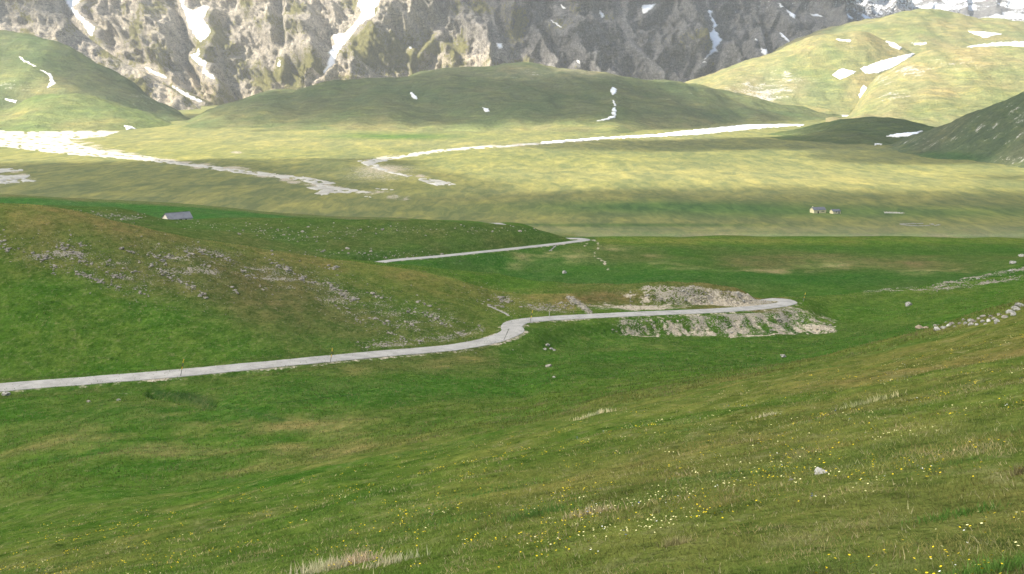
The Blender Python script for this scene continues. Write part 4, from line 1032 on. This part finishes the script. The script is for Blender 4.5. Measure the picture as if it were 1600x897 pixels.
for k in range(2800):
    i = random.randrange(len(CL)); u, v, n = CL[i]
    a = random.gauss(0, 40); b = random.gauss(0, 12)
    cand.append((u + a, v + a * .42 + b, 0.9 + random.expovariate(2.0), "h"))
for k in range(190):
    t = random.random(); u = 555 + 200 * t; v = np.interp(u, [555, 640, 700, 755], [541, 533, 525, 513]) + random.gauss(0, 3.6)
    cand.append((u, v, 1.4 + random.expovariate(1.1), "s"))
for k in range(110):
    cand.append((random.gauss(862, 28), random.gauss(480, 5), 1.4 + random.expovariate(1.0), "s"))
for k in range(60):
    t = random.random(); cand.append((888 + 34 * t + random.gauss(0, 2), 464 + 23 * t + random.gauss(0, 2), 2.5 + random.expovariate(0.7), "s"))
for k in range(260):
    u = random.gauss(1095, 55); u = min(max(u, 985), 1210)
    top = np.interp(u, [960, 1050, 1140, 1210], [446, 444, 449, 466])
    v = random.uniform(top + 6, np.interp(u, [960, 1210], [478, 474]))
    cand.append((u, v, 1.3 + random.expovariate(1.0), "q"))
for k in range(200):
    cand.append((random.uniform(955, 1305), random.uniform(494, 522), 1.4 + random.expovariate(1.2), "e"))
for k in range(230):
    t = random.random(); b = random.random() < .5
    cand.append((1440 + 165 * t, (452 - 33 * t if b else 456 - 25 * t) + random.gauss(0, 1.8), 1.2 + random.expovariate(1.3), "p"))
for (bu, bv, ru, rv_, n) in [(560, 397, 60, 4, 70), (460, 372, 40, 4, 50), (640, 402, 50, 3, 40), (330, 352, 50, 4, 40), (175, 339, 34, 3, 90), (700, 357, 120, 4, 60), (110, 330, 50, 2, 40), (560, 362, 90, 5, 50), (420, 362, 40, 4, 30)]:
    for k in range(n):
        cand.append((random.gauss(bu, ru), random.gauss(bv, rv_), 1.3 + random.expovariate(1.2), "b"))
pts = []
for (u, v, s, kd_) in cand:
    p = hit(u, v)
    ok = {"h": 200 < p[1] < 395, "s": 220 < p[1] < 395, "q": 318 < p[1] < 372, "e": 285 < p[1] < 340, "p": 300 < p[1] < 460, "b": 380 < p[1] < 700}[kd_]
    co, i, d = kd.find((p[0], p[1], 0))
    if ok and d > ROAD_HALF + 0.8 + s * 0.5 * p[1] / F:
        pts.append((min(s, 9.0), u, v, p, kd_))
pts.sort(key=lambda q: -q[0])
NBIG = 262
for (s, u, v, p, kd_) in pts[:NBIG]:
    lab, grp = LBL[kd_]
    if kd_ == "h":
        w_ = ("grey rock in the leftmost stony patch high on the left hillside" if u < 155 else
              "grey rock in the small stony patch at mid height of the left hillside" if u < 228 else
              "grey rock in the big middle outcrop of the left hillside" if u < 330 else
              "grey rock below the crest in the stony patch right of the middle outcrop" if u < 475 else
              "grey rock in the slanting outcrop line on the left hillside" if u < 570 else
              "grey rock on the hillside just above the road cutting" if u < 740 else
              "grey rock in the outcrop on the spur above the road bend")
        lab, grp = w_, "rocks: " + w_[10:]
    put_rock(random.choice(PALES if kd_ in "qep" and random.random() < .7 else ROCKS), u, v, s * 1.05, lab, grp, pos=p, sx=1.15)
base = []
for k in range(5):
    bm = bmesh.new(); bmesh.ops.create_icosphere(bm, subdivisions=1, radius=1.0)
    co = np.array([v.co for v in bm.verts]); fa = np.array([[v.index for v in f.verts] for f in bm.faces]); bm.free()
    co = co * (1 + rng.normal(0, .22, (len(co), 1))); co[:, 2] *= 0.62
    base.append((co, fa))
vv, ff, nv = [], [], 0
for (s, u, v, p, kd_) in pts[NBIG:]:
    co, fa = random.choice(base)
    r = s * 0.55 * p[1] / F; a = random.uniform(0, 6.28); c, sn = math.cos(a), math.sin(a)
    q = co * r
    q = np.stack([q[:, 0] * c - q[:, 1] * sn, q[:, 0] * sn + q[:, 1] * c, q[:, 2]], -1) + p + np.array([0, 0, r * 0.12])
    vv.append(q); ff.append(fa + nv); nv += len(co)
tag(link("scattered_stones", mesh_np("scattered_stones", np.concatenate(vv), np.concatenate(ff), M_ROCK, False)), "small grey stones scattered over the stony slopes", kind="stuff")

# ------------------------------------------------------------------ buildings
M_PLASTER = mat_simple("cream_plaster", (0.58, 0.51, 0.29), (0.66, 0.59, 0.36), 0.8, 0.9, 0.3, 0.02)
M_STONEWALL = mat_simple("pale_stone_wall", (0.62, 0.56, 0.45), (0.72, 0.66, 0.55), 1.5, 0.92, 0.6, 0.05)
M_SHEET = mat_simple("grey_sheet_roof", (0.10, 0.105, 0.12), (0.15, 0.155, 0.17), 0.5, 0.6, 0.2, 0.02, 0.4)
M_DARK = mat_simple("dark_opening", (0.03, 0.03, 0.03), (0.05, 0.045, 0.04), 2.0, 0.8)
M_CONC = mat_simple("old_concrete", (0.36, 0.345, 0.31), (0.48, 0.46, 0.42), 1.2, 0.92, 0.4, 0.03)
M_GUTTER = mat_simple("stained_concrete", (0.17, 0.165, 0.145), (0.27, 0.26, 0.23), 1.2, 0.95, 0.4, 0.03)
M_YEL = mat_simple("yellow_paint", (0.55, 0.36, 0.03), (0.62, 0.42, 0.05), 6, 0.6, 0.1, 0.005)
M_BLK = mat_simple("dark_paint", (0.05, 0.05, 0.05), (0.09, 0.085, 0.08), 6, 0.6, 0.1, 0.005)
M_POLE = mat_simple("grey_pole_steel", (0.13, 0.125, 0.115), (0.20, 0.19, 0.18), 6, 0.55, 0.1, 0.005)

def bm_obj(name, bm, mat, parent=None):
    me = bpy.data.meshes.new(name); bm.normal_update(); bm.to_mesh(me); bm.free()
    me.materials.append(mat)
    return link(name, me, parent)
def bm_box(bm, x0, x1, y0, y1, z0, z1):
    vs_ = [bm.verts.new(q) for q in [(x0, y0, z0), (x1, y0, z0), (x1, y1, z0), (x0, y1, z0), (x0, y0, z1), (x1, y0, z1), (x1, y1, z1), (x0, y1, z1)]]
    for f in [(3, 2, 1, 0), (4, 5, 6, 7), (0, 1, 5, 4), (1, 2, 6, 5), (2, 3, 7, 6), (3, 0, 4, 7)]:
        bm.faces.new([vs_[i] for i in f])
def gable_house(name, loc, rz, L, D, hw, hr, label, wall_m, roof_m, doors, windows, over=0.35, chimney=False):
    e = empty(name, loc, rz)
    tag(e, label, "barn" if name == "barn" else ("hut" if name == "hut" else "house"))
    bm = bmesh.new()
    a = [bm.verts.new(q) for q in [(-L/2, -D/2, -1.5), (L/2, -D/2, -1.5), (L/2, D/2, -1.5), (-L/2, D/2, -1.5), (-L/2, -D/2, hw), (L/2, -D/2, hw), (L/2, D/2, hw), (-L/2, D/2, hw), (-L/2, 0, hr), (L/2, 0, hr)]]
    for f in [(0, 1, 5, 4), (2, 3, 7, 6), (3, 0, 4, 8, 7), (1, 2, 6, 9, 5), (3, 2, 1, 0)]:
        bm.faces.new([a[i] for i in f])
    bm_obj("wall", bm, wall_m, e)
    bm = bmesh.new(); th = 0.22
    sl = (hr - hw) / (D / 2)
    for s in (-1, 1):
        pr = [(s * (D/2 + over), hw - over * sl + 0.02), (0, hr + 0.02), (0, hr + th + 0.02), (s * (D/2 + over), hw - over * sl + th + 0.02)]
        v0 = [bm.verts.new((-L/2 - over, y, z)) for (y, z) in pr]; v1 = [bm.verts.new((L/2 + over, y, z)) for (y, z) in pr]
        bm.faces.new(v0); bm.faces.new(v1[::-1])
        for i in range(4): bm.faces.new([v0[i], v1[i], v1[(i + 1) % 4], v0[(i + 1) % 4]])
    bmesh.ops.recalc_face_normals(bm, faces=bm.faces)
    rf = bm_obj("roof", bm, roof_m, e)
    bm = bmesh.new(); bm_box(bm, -L/2 - over, L/2 + over, -0.18, 0.18, hr + th, hr + th + 0.1); bm_obj("ridge_cap", bm, roof_m, rf)
    if chimney:
        bm = bmesh.new(); bm_box(bm, -L/2 + 1.0, -L/2 + 1.9, 0.3, 1.1, hr - 0.8, hr + 1.1); bm_obj("chimney", bm, wall_m, rf)
    for (x, w, h) in doors:
        bm = bmesh.new(); bm_box(bm, x - w/2, x + w/2, -D/2 - 0.05, -D/2 + 0.1, 0, h); bm_obj("door", bm, M_DARK, e)
    for (x, z, w, h) in windows:
        bm = bmesh.new(); bm_box(bm, x - w/2, x + w/2, -D/2 - 0.04, -D/2 + 0.1, z, z + h); wo = bm_obj("window", bm, M_DARK, e)
        bm = bmesh.new(); bm_box(bm, x - w/2 - .1, x + w/2 + .1, -D/2 - 0.16, -D/2 - 0.045, z - 0.15, z); bm_obj("sill", bm, wall_m, wo)
    return e
p = hit(1278, 332.5)
gable_house("house", p, 0.30, 15.0, 8.0, 3.6, 6.0, "longer cream house with grey roof standing alone on the plain", M_PLASTER, M_SHEET, [(-2.2, 1.7, 2.2)], [(2.6, 1.3, 1.4, 1.2), (4.6, 1.3, 1.2, 1.2)], 0.35, True)
p = hit(1305, 333.5)
gable_house("hut", p, 0.30, 9.5, 6.5, 2.6, 4.4, "smaller cream hut with grey roof right of the long house", M_PLASTER, M_SHEET, [(2.6, 1.2, 2.0)], [(-0.6, 1.2, 1.0, 1.0)])
bp = W(277, 345, 585); bz0 = gz(bp[0], 585)
e_b = gable_house("barn", (bp[0], 585, CZ - (343.0 - HOR) / F * 585 - 1.3), 0.68, 13.0, 9.0, 2.1, 4.9, "grey roofed stone barn showing over the rise on the left", M_STONEWALL, M_SHEET, [(0, 1.6, 2)], [(3, 1, 1, .8)])

# low pale wall and the ruined ring of stones on the plain
p0, p1 = hit(1382, 333), hit(1411, 333.4)
e = tag(empty("stone_wall", ((p0 + p1) / 2), math.atan2(p1[1] - p0[1], p1[0] - p0[0])), "low whitish wall on the green strip right of the houses", "wall")
bm = bmesh.new(); Lw = np.linalg.norm(p1 - p0)
n = 12
for k in range(n):
    x0 = -Lw/2 + Lw * k / n
    bm_box(bm, x0 + .02, x0 + Lw / n - .02, -0.5, 0.5, -0.8, 0.9 + 0.25 * math.sin(k * 2.3))
bm_obj("wall_blocks", bm, M_CONC, e)
pc = hit(1434, 351.5)
e = tag(empty("ruined_enclosure", pc), "ruined oval ring of grey stones on the plain edge", "ruin")
bm = bmesh.new()
for k in range(70):
    a = k / 70 * 6.283
    if 0.6 < a < 1.0: continue
    rx, ry = 15 * (1 + .12 * math.sin(3 * a)), 9 * (1 + .1 * math.cos(2 * a))
    if k > 60: rx *= 1.5
    x, y, s = rx * math.cos(a), ry * math.sin(a), random.uniform(.5, 1.0)
    bm_box(bm, x - s, x + s, y - s, y + s, gz(pc[0] + x, pc[1] + y) - pc[2] - .5, gz(pc[0] + x, pc[1] + y) - pc[2] + s * .8)
bm_obj("stone_ring", bm, M_ROCKPALE, e)

# ------------------------------------------------------------------ snow poles along the road
def tube(bm, z0, z1, r, n=8):
    a = [bm.verts.new((r * math.cos(6.283 * k / n), r * math.sin(6.283 * k / n), z0)) for k in range(n)]
    b = [bm.verts.new((r * math.cos(6.283 * k / n), r * math.sin(6.283 * k / n), z1)) for k in range(n)]
    for k in range(n): bm.faces.new([a[k], a[(k + 1) % n], b[(k + 1) % n], b[k]])
    bm.faces.new(a[::-1]); bm.faces.new(b)
def pole_protos():
    out = []
    H = 3.3
    for (nm, z0, z1, r, m) in [("post", -0.6, 1.3, 0.055, M_POLE), ("yellow_band", 1.3, 1.85, 0.062, M_YEL), ("dark_band", 1.85, 2.55, 0.06, M_BLK), ("top_band", 2.55, H, 0.066, M_YEL), ("cap", H, H + 0.05, 0.07, M_BLK)]:
        bm = bmesh.new(); tube(bm, z0, z1, r)
        me = bpy.data.meshes.new(nm); bm.to_mesh(me); bm.free(); me.materials.append(m)
        out.append((nm, me))
    return out
PP = pole_protos()
for (u, v, hpx, lean, lab) in [(282, 588, 28, .20, "leaning yellow and dark snow pole at the near stretch of road"),
                               (516, 567, 24, .16, "yellow and dark snow pole at the middle stretch of road"),
                               (787, 532, 20, .42, "grey snow pole leaning over the pale road bend"),
                               (828, 504, 20, .22, "rusty snow pole where the road leaves the bend"),
                               (858, 499, 12, .05, "short pale marker post behind the bend"),
                               (1255, 471, 14, .25, "thin snow pole at the tip of the hairpin")]:
    p = hit(u, v)
    e = tag(empty("snow_pole", p), lab, "snow pole", "snow poles along the road")
    s = hpx * p[1] / F / 3.3
    e.scale = (1.25, 1.25, s); e.rotation_euler = (0.03, lean, 0)
    for (nm, me) in PP:
        if u in (787,) and nm in ("yellow_band", "top_band"):
            me = me.copy(); me.materials.clear(); me.materials.append(M_POLE)
        if u == 858:
            me = me.copy(); me.materials.clear(); me.materials.append(M_CONC)
        link(nm, me, e)

# culvert head at the ditch and the concrete gutters
p = hit(246, 606)
p[2] -= 0.75
e = tag(empty("culvert", p, 0.25), "small stone culvert opening under the road on the left", "culvert")
bm = bmesh.new(); bm_box(bm, -1.5, -0.55, -0.5, 1.2, -1.0, 0.45); bm_box(bm, 0.55, 1.5, -0.5, 1.2, -1.0, 0.45); bm_box(bm, -1.5, 1.5, -0.55, 1.2, 0.45, 0.6)
bm_obj("headwall", bm, M_ROCK, e)
bm = bmesh.new(); bm_box(bm, -0.55, 0.55, 0.3, 1.1, -1.0, 0.45); bm_obj("opening", bm, M_DARK, e)
def gutter(pts_, label):
    P_ = spline(np.array([hit(*q) for q in pts_]), 0.8)
    for q in P_: q[2] = gz(q[0], q[1])
    d = np.gradient(P_[:, :2], axis=0); d /= np.linalg.norm(d, axis=1)[:, None]; nn = np.stack([d[:, 1], -d[:, 0]], -1)
    pr = [(-.3, -.3), (-.3, .14), (-.2, .14), (-.13, .03), (.13, .03), (.2, .14), (.3, .14), (.3, -.3)]
    R_ = np.stack([np.concatenate([P_[:, :2] + nn * a, P_[:, 2:] + b], 1) for a, b in pr], 1)
    tag(link("drain_channel", mesh_np("drain_channel", R_, grid_faces(len(P_), 8)[:, ::-1], M_GUTTER, False)), label, "drain channel")
gutter([(762, 478), (778, 485), (795, 494)], "narrow concrete gutter running down to the road bend")
gutter([(869, 383.5), (864, 388), (858, 392.5)], "short pale gutter below the upper road")

# ------------------------------------------------------------------ turf in the foreground
def mat_grass(name):
    t = NT(name); p = t.pos()
    col = t.attr("tint", False)
    n = t.noise(p, 0.6, 3, 0.6)
    c = t.mix(t.rng(n, 0.35, 0.65), t.mix(1, col, (0.78, 0.92, 0.8), 'MULTIPLY'), t.mix(1, col, (1.2, 1.1, 1.15), 'MULTIPLY'))
    d = t.n("ShaderNodeBsdfDiffuse"); t.put(d.inputs[0], c)
    tr = t.n("ShaderNodeBsdfTranslucent"); t.put(tr.inputs[0], c)
    mx = t.n("ShaderNodeMixShader"); mx.inputs[0].default_value = 0.3
    t.t.links.new(d.outputs[0], mx.inputs[1]); t.t.links.new(tr.outputs[0], mx.inputs[2])
    t.t.links.new(mx.outputs[0], t.out.inputs[0])
    return t.m
M_GRASS = mat_grass("grass_blade")

def ground_many(u, Y):
    fc = np.clip((u - U[0]) / (U[1] - U[0]), 0, NC - 1.001); c = fc.astype(int); fc = fc - c
    r = np.clip(np.searchsorted(YR, Y) - 1, 0, NR - 2); fr = (Y - YR[r]) / (YR[r + 1] - YR[r])
    def bl(A):
        sh = (slice(None),) + (None,) * (A.ndim - 2)
        a, b = fc[sh], fr[sh]
        return (A[r, c] * (1 - a) + A[r, c + 1] * a) * (1 - b) + (A[r + 1, c] * (1 - a) + A[r + 1, c + 1] * a) * b
    return np.stack([(u - CU) / F * Y, Y, bl(Z)], -1), bl(tint)

def scatter_rows(n, y0, y1, power=2.0):
    """points on the near slope, thinning out with distance"""
    q = rng.random(n)
    if power == 2.0: Y = 1 / (1 / y0 + q * (1 / y1 - 1 / y0))
    else: Y = np.exp(math.log(y0) + q * math.log(y1 / y0))
    return rng.uniform(-330, 1930, n), Y

def blades(n, y0, y1, hmin, hmax, wpx, seed, colfn, power=2.0, dens=None, per=5, spread=0.06, lean=0.6):
    u, Y = scatter_rows(n, y0, y1, power)
    P_, T_ = ground_many(u, Y)
    if dens is not None:
        k = rng.random(n) < dens(P_)
        u, Y, P_, T_ = u[k], Y[k], P_[k], T_[k]
    n = len(u)
    T_ = colfn(P_, T_)
    hc = rng.uniform(hmin, hmax, n) * (1 + 0.45 * np.clip(perlin(P_[:, 0] / 1.1, P_[:, 1] / 1.1, seed), -1, 1))
    sp = spread * (1 + Y / 25)
    b = np.repeat(P_, per, 0); m = n * per
    b[:, :2] += rng.normal(0, 1, (m, 2)) * np.repeat(sp, per)[:, None]
    uu = CU + F * b[:, 0] / b[:, 1]
    b[:, 2] = ground_many(uu, b[:, 1])[0][:, 2] - 0.02
    h = np.repeat(hc, per) * rng.uniform(.6, 1.2, m)
    w = np.maximum(0.004, wpx * np.repeat(Y, per) / F)
    a = rng.uniform(0, math.pi, m)
    d = np.stack([np.cos(a), np.sin(a) * .5, 0 * a], -1) * (w * .5)[:, None]
    la = rng.uniform(0, 6.283, m); ln = rng.uniform(.1, lean, m) * h
    tip = b + np.stack([np.cos(la) * ln, np.sin(la) * ln, h], -1)
    V_ = np.stack([b - d, b + d, tip], 1).reshape(-1, 3)
    cc = np.repeat(T_, per, 0) * rng.uniform(.7, 1.3, (m, 1))
    C_ = np.repeat(cc, 3, 0)
    return V_, C_

def col_green(P_, T_):
    x, y = P_[:, 0], P_[:, 1]
    n = fbm(x / 4.5, y / 4.5, 3, 401)[:, None]; n2 = fbm(x / 1.1, y / 1.1, 3, 402)[:, None]; n3 = fbm(x / 3.4, y / 4.0, 4, 409)[:, None]
    c = T_ * np.array([1.75, 1.60, 1.6])
    c = c * (1 + .35 * n)
    def bl(w, col):
        w = np.clip(w, 0, 1); return c * (1 - w) + np.array(col) * w
    c = bl(1.3 * n3 - .15, (.080, .165, .034))
    c = bl(1.6 * n2 - .45, (.33, .275, .13))
    c = bl(-1.6 * n2 - .6, (.07, .062, .032))
    dry = rng.random((len(T_), 1)) < 0.08 + 0.16 * np.clip(n2, 0, 1)
    return np.where(dry, np.array([.40, .345, .19]) * rng.uniform(.6, 1.1, (len(T_), 1)), np.clip(c, .005, 1))
def col_mid(P_, T_):
    n2 = fbm(P_[:, 0] / 3.0, P_[:, 1] / 6.0, 3, 422)[:, None]
    c = T_ * np.array([1.45, 1.36, 1.3]) * rng.uniform(.75, 1.25, (len(T_), 1))
    w = np.clip(rng.random((len(T_), 1)) * .7 + 1.2 * n2 - .35, 0, .75)
    return c * (1 - w) + np.array([.23, .20, .10]) * w
parts_ = [blades(50000, 6, 34, .025, .07, 1.8, 501, col_green, 2.0, None, 5, .06, 1.5), blades(46000, 14, 130, .03, .09, 1.7, 502, col_green, 1.0, None, 5, .08, 1.4),
          blades(60000, 110, 400, .12, .30, 1.5, 503, col_mid, 1.0, None, 3, .10, .5)]
Vb = np.concatenate([q[0] for q in parts_]); Cb = np.concatenate([q[1] for q in parts_])
tag(link("grass", mesh_np("grass", Vb, np.arange(len(Vb)).reshape(-1, 3), M_GRASS, True, {"tint": Cb})), "short alpine turf covering the near slope", kind="stuff")

# wild flowers in drifts
def mat_flower(name, c):
    t = NT(name); p = t.pos(); n = t.noise(p, 30, 2)
    return t.bsdf(t.mix(n, tuple(q * .85 for q in c), c), 0.7, None, 0.1)
FM = [mat_flower("yellow_petals", (.70, .52, .02)), mat_flower("cream_petals", (.80, .74, .36)), mat_flower("white_petals", (.80, .80, .74)), mat_flower("blue_petals", (.08, .11, .34))]
ang = np.arange(6) / 6 * 6.283
vv, ff, mi, nv = [], [], [], 0
u, Y = scatter_rows(9000, 6, 75, 1.0)
u2, Y2 = scatter_rows(9000, 6, 60, 2.0)
u, Y = np.concatenate([u, u2]), np.concatenate([Y, Y2])
P_, _ = ground_many(u, Y)
drift = fbm(P_[:, 0] / 3.0, P_[:, 1] / 3.0, 3, 601) + 0.55 * fbm(P_[:, 0] / 14, P_[:, 1] / 14, 2, 603)
kindn = perlin(P_[:, 0] / 2.2, P_[:, 1] / 2.2, 607)
for k in range(len(u)):
    if drift[k] < -0.15 + 1.0 * random.random() or (u[k] > 1250 and Y[k] < 11 and random.random() < .55): continue
    q = random.random()
    if u[k] < 900: m = 0 if q < .88 else 1
    else: m = (0 if kindn[k] > -.15 else 1) if q < .80 else (1 if q < .91 else (2 if q < .98 else 3))
    nfl = random.choice((1, 1, 2, 3, 4))
    for j in range(nfl):
        r = random.uniform(.0045, .009) * (0.75 if m == 2 else 1) + 0.00033 * Y[k]
        c = P_[k] + np.array([random.gauss(0, .06), random.gauss(0, .06), random.uniform(.06, .13)])
        tx, ty = random.uniform(-.5, .5), random.uniform(-.9, .2)
        ring = np.stack([r * np.cos(ang), r * np.sin(ang), r * (np.cos(ang) * tx + np.sin(ang) * ty) + r * .3], -1) + c
        vv.append(np.concatenate([c[None], ring])); ff.append(np.array([[0, i + 1, (i + 1) % 6 + 1] for i in range(6)]) + nv); mi += [m] * 6; nv += 7
tag(link("wildflowers", mesh_np("wildflowers", np.concatenate(vv), np.concatenate(ff), FM, False, None, mi)), "yellow and white wildflowers sprinkled through the turf", kind="stuff")

# pale dry tufts and dead thistles that stand out of the turf
def tuft(name, u, v, wpx, hpx, colr, n, label, cat, group=None, aspect=.5):
    p = hit(u, v); sc = p[1] / F
    bx = rng.normal(0, .34, n) * wpx * sc; by = rng.normal(0, .34, n) * wpx * sc * aspect
    b = np.stack([bx, by, np.array([gz(p[0] + x, p[1] + y) for x, y in zip(bx, by)]) - p[2] - .02], -1)
    h = rng.uniform(.5, 1.15, n) * hpx * sc
    la = rng.uniform(0, 6.283, n); tip = b + np.stack([np.cos(la) * h * .5, np.sin(la) * h * .5, h], -1)
    a = rng.uniform(0, 3.14, n); d = np.stack([np.cos(a), np.sin(a) * .4, 0 * a], -1) * max(.004, .75 * sc)
    mid = (b + tip) / 2 + np.stack([0 * a, 0 * a, h * .12], -1)
    V_ = np.stack([b - d, b + d, mid + d * .7, mid - d * .7, tip], 1).reshape(-1, 3)
    i = np.arange(n)[:, None] * 5
    f = np.concatenate([i + np.array([[0, 1, 2]]), i + np.array([[0, 2, 3]]), i + np.array([[3, 2, 4]])])
    C_ = np.repeat(np.array(colr)[None] * rng.uniform(.65, 1.25, (n, 1)), 5, 0)
    e = tag(empty(name, p), label, cat, group)
    tag(link("blades", mesh_np("blades", V_, f, M_GRASS, True, {"tint": C_}), e), kind="stuff")
    return e
STR = (.62, .53, .35)
tuft("dry_tuft", 505, 893, 60, 22, STR, 260, "palest straw tuft at the bottom edge left of centre", "grass tuft")
tuft("dry_tuft", 550, 882, 50, 20, (.54, .42, .28), 220, "straw tuft with a pinkish cast right of the palest one", "grass tuft")
tuft("dry_tuft", 612, 880, 70, 16, (.52, .46, .29), 200, "long thin drift of straw near the bottom edge", "grass tuft")
tuft("dry_tuft", 925, 803, 60, 16, (.46, .38, .21), 180, "dull straw tuft on the near slope right of centre", "grass tuft")
tuft("dry_tuft", 930, 648, 46, 7, (.62, .54, .32), 120, "small pale straw streak high on the near slope", "grass tuft")
tuft("dry_tuft", 1355, 630, 70, 9, (.52, .45, .24), 160, "long straw streak below the boulder row", "grass tuft")
tuft("dry_tuft", 1195, 650, 26, 6, (.6, .52, .32), 70, "short pale straw wisp near the middle of the right slope", "grass tuft")
tuft("dead_thistle", 1060, 850, 34, 16, (.30, .265, .12), 150, "brown withered thistle clump among cream flowers", "dead plant")
tuft("dead_thistle", 1590, 742, 14, 22, (.24, .2, .10), 60, "dark withered thistle stalk at the right edge", "dead plant")
tuft("dead_thistle", 1025, 802, 8, 12, (.30, .265, .12), 40, "small withered thistle head right of the dull straw tuft", "dead plant")
tuft("grass_clump", 1555, 893, 110, 26, (.12, .22, .045), 500, "lush green grass clump in the lower right corner", "grass clump")
tuft("grass_clump", 830, 806, 90, 15, (.10, .185, .04), 300, "dark green grass clump right of centre near the bottom", "grass clump")
tuft("grass_clump", 1500, 805, 100, 15, (.105, .195, .04), 340, "wide green grass clump on the lower right slope", "grass clump")

# ------------------------------------------------------------------ clouds that shade the valley
def mat_cloud():
    t = NT("cloud")
    d = t.n("ShaderNodeBsdfDiffuse"); d.inputs[0].default_value = (.95, .95, .96, 1)
    tr = t.n("ShaderNodeBsdfTranslucent"); tr.inputs[0].default_value = (.97, .97, .98, 1)
    tp = t.n("ShaderNodeBsdfTransparent"); fac = t.rng(t.attr("dens"), 0.0, 0.26, 1.0, 0.50, True)
    m1 = t.n("ShaderNodeMixShader"); m1.inputs[0].default_value = 0.80
    m2_ = t.n("ShaderNodeMixShader"); t.put(m2_.inputs[0], fac)
    t.t.links.new(d.outputs[0], m1.inputs[1]); t.t.links.new(tr.outputs[0], m1.inputs[2])
    t.t.links.new(m1.outputs[0], m2_.inputs[1]); t.t.links.new(tp.outputs[0], m2_.inputs[2])
    t.t.links.new(m2_.outputs[0], t.out.inputs[0])
    return t.m
CLOUD_Z = 1450.0
def shade_at(u, v, Y):
    p = W(u, v, Y); k = (CLOUD_Z - p[2]) / SUN_DIR.z
    return p[0] + SUN_DIR.x * k, p[1] + SUN_DIR.y * k
cx_, cyy = np.meshgrid(np.arange(-9000, 7000, 55.0), np.arange(-4200, 8200, 55.0))
field = np.full(cx_.shape, -1.5)
# (column, row, distance) of the shaded ground, half sizes in metres, strength
for (u, v, Y, rx, ry) in [(800, 2000, 100, 4200, 1480), (0, 300, 1500, 700, 420), (250, 270, 1750, 260, 200), (1250, 325, 1230, 1400, 170), (1560, 200, 1950, 420, 520), (1150, 222, 2350, 520, 230), (1400, 200, 2600, 260, 300),
                          (640, 150, 3350, 800, 480), (950, 160, 3300, 400, 430), (190, 110, 3600, 260, 260), (1010, 40, 5600, 1150, 900), (1250, 30, 5900, 700, 500), (60, 20, 4600, 260, 200)]:
    px, py = shade_at(u, v, Y) if v < 1500 else (CLOUD_Z * SUN_DIR.x / SUN_DIR.z, Y + CLOUD_Z * SUN_DIR.y / SUN_DIR.z)
    field = np.maximum(field, 1 - np.sqrt(((cx_ - px) / rx) ** 2 + ((cyy - py) / ry) ** 2))
for (u, v, Y, rx, ry) in [(370, 218, 2350, 300, 330), (1000, 275, 1680, 420, 150), (1400, 265, 1740, 250, 110)]:
    px, py = shade_at(u, v, Y)
    field = np.minimum(field, 0.9 * (np.sqrt(((cx_ - px) / rx) ** 2 + ((cyy - py) / ry) ** 2) - 1))
field = field + 0.12 * fbm(cx_ / 420, cyy / 420, 4, 701)
mpos = np.clip(field, 0, 1)
top = CLOUD_Z + 330 * np.sqrt(mpos) + 90 * np.sqrt(mpos) * fbm(cx_ / 260, cyy / 260, 4, 705)
bot = CLOUD_Z - 70 * np.sqrt(mpos) + 25 * np.sqrt(mpos) * fbm(cx_ / 200, cyy / 200, 3, 709)
pos_ = field > 0
fm = pos_[:-1, :-1] | pos_[1:, :-1] | pos_[:-1, 1:] | pos_[1:, 1:]
r, c = np.where(fm); w_ = cx_.shape[1]; N_ = cx_.size
q = np.stack([r * w_ + c, r * w_ + c + 1, (r + 1) * w_ + c + 1, (r + 1) * w_ + c], -1)
av = np.concatenate([np.stack([cx_, cyy, np.where(pos_, top, CLOUD_Z + 0.5)], -1).reshape(-1, 3), np.stack([cx_, cyy, np.where(pos_, bot, CLOUD_Z - 0.5)], -1).reshape(-1, 3)])
fa = np.concatenate([q, q[:, ::-1] + N_])
usedv = np.unique(fa); remap = -np.ones(len(av), int); remap[usedv] = np.arange(len(usedv))
tag(link("cloud", mesh_np("cloud", av[usedv], remap[fa], mat_cloud(), True, {"dens": np.concatenate([mpos.ravel(), mpos.ravel()])[usedv]})), "broken fair weather clouds drifting above the valley", kind="stuff")

# ------------------------------------------------------------------ haze
zmin = min(float(Z.min()), 0.0) - 1.0
bm = bmesh.new(); bm_box(bm, -8200, 8200, -900, 12600, -60, 1240)
t = NT("valley_haze")
pv_ = t.n("ShaderNodeVolumePrincipled")
pv_.inputs["Color"].default_value = (0.96, 0.98, 1.0, 1)
pv_.inputs["Density"].default_value = 0.000034
pv_.inputs["Anisotropy"].default_value = 0.2
t.t.links.new(pv_.outputs[0], t.out.inputs["Volume"])
tag(bm_obj("haze", bm, t.m), "thin pale haze filling the valley", kind="stuff")
import sys
print("Z range", Z.min(), Z.max(), "tris", sum(len(o.data.polygons) * (2 if len(o.data.polygons) and len(o.data.polygons[0].vertices) == 4 else 1) for o in COL.objects if o.type == 'MESH'))
print("ztop", max(float(LAY[k][0][..., 2].max()) for k in LAY), "zmin", min(float(LAY[k][0][..., 2].min()) for k in LAY), min(float(LAY[k][0][..., 1].min()) for k in LAY), max(float(LAY[k][0][..., 1].max()) for k in LAY), [float(np.abs(LAY[k][0][..., 0]).max()) for k in LAY])
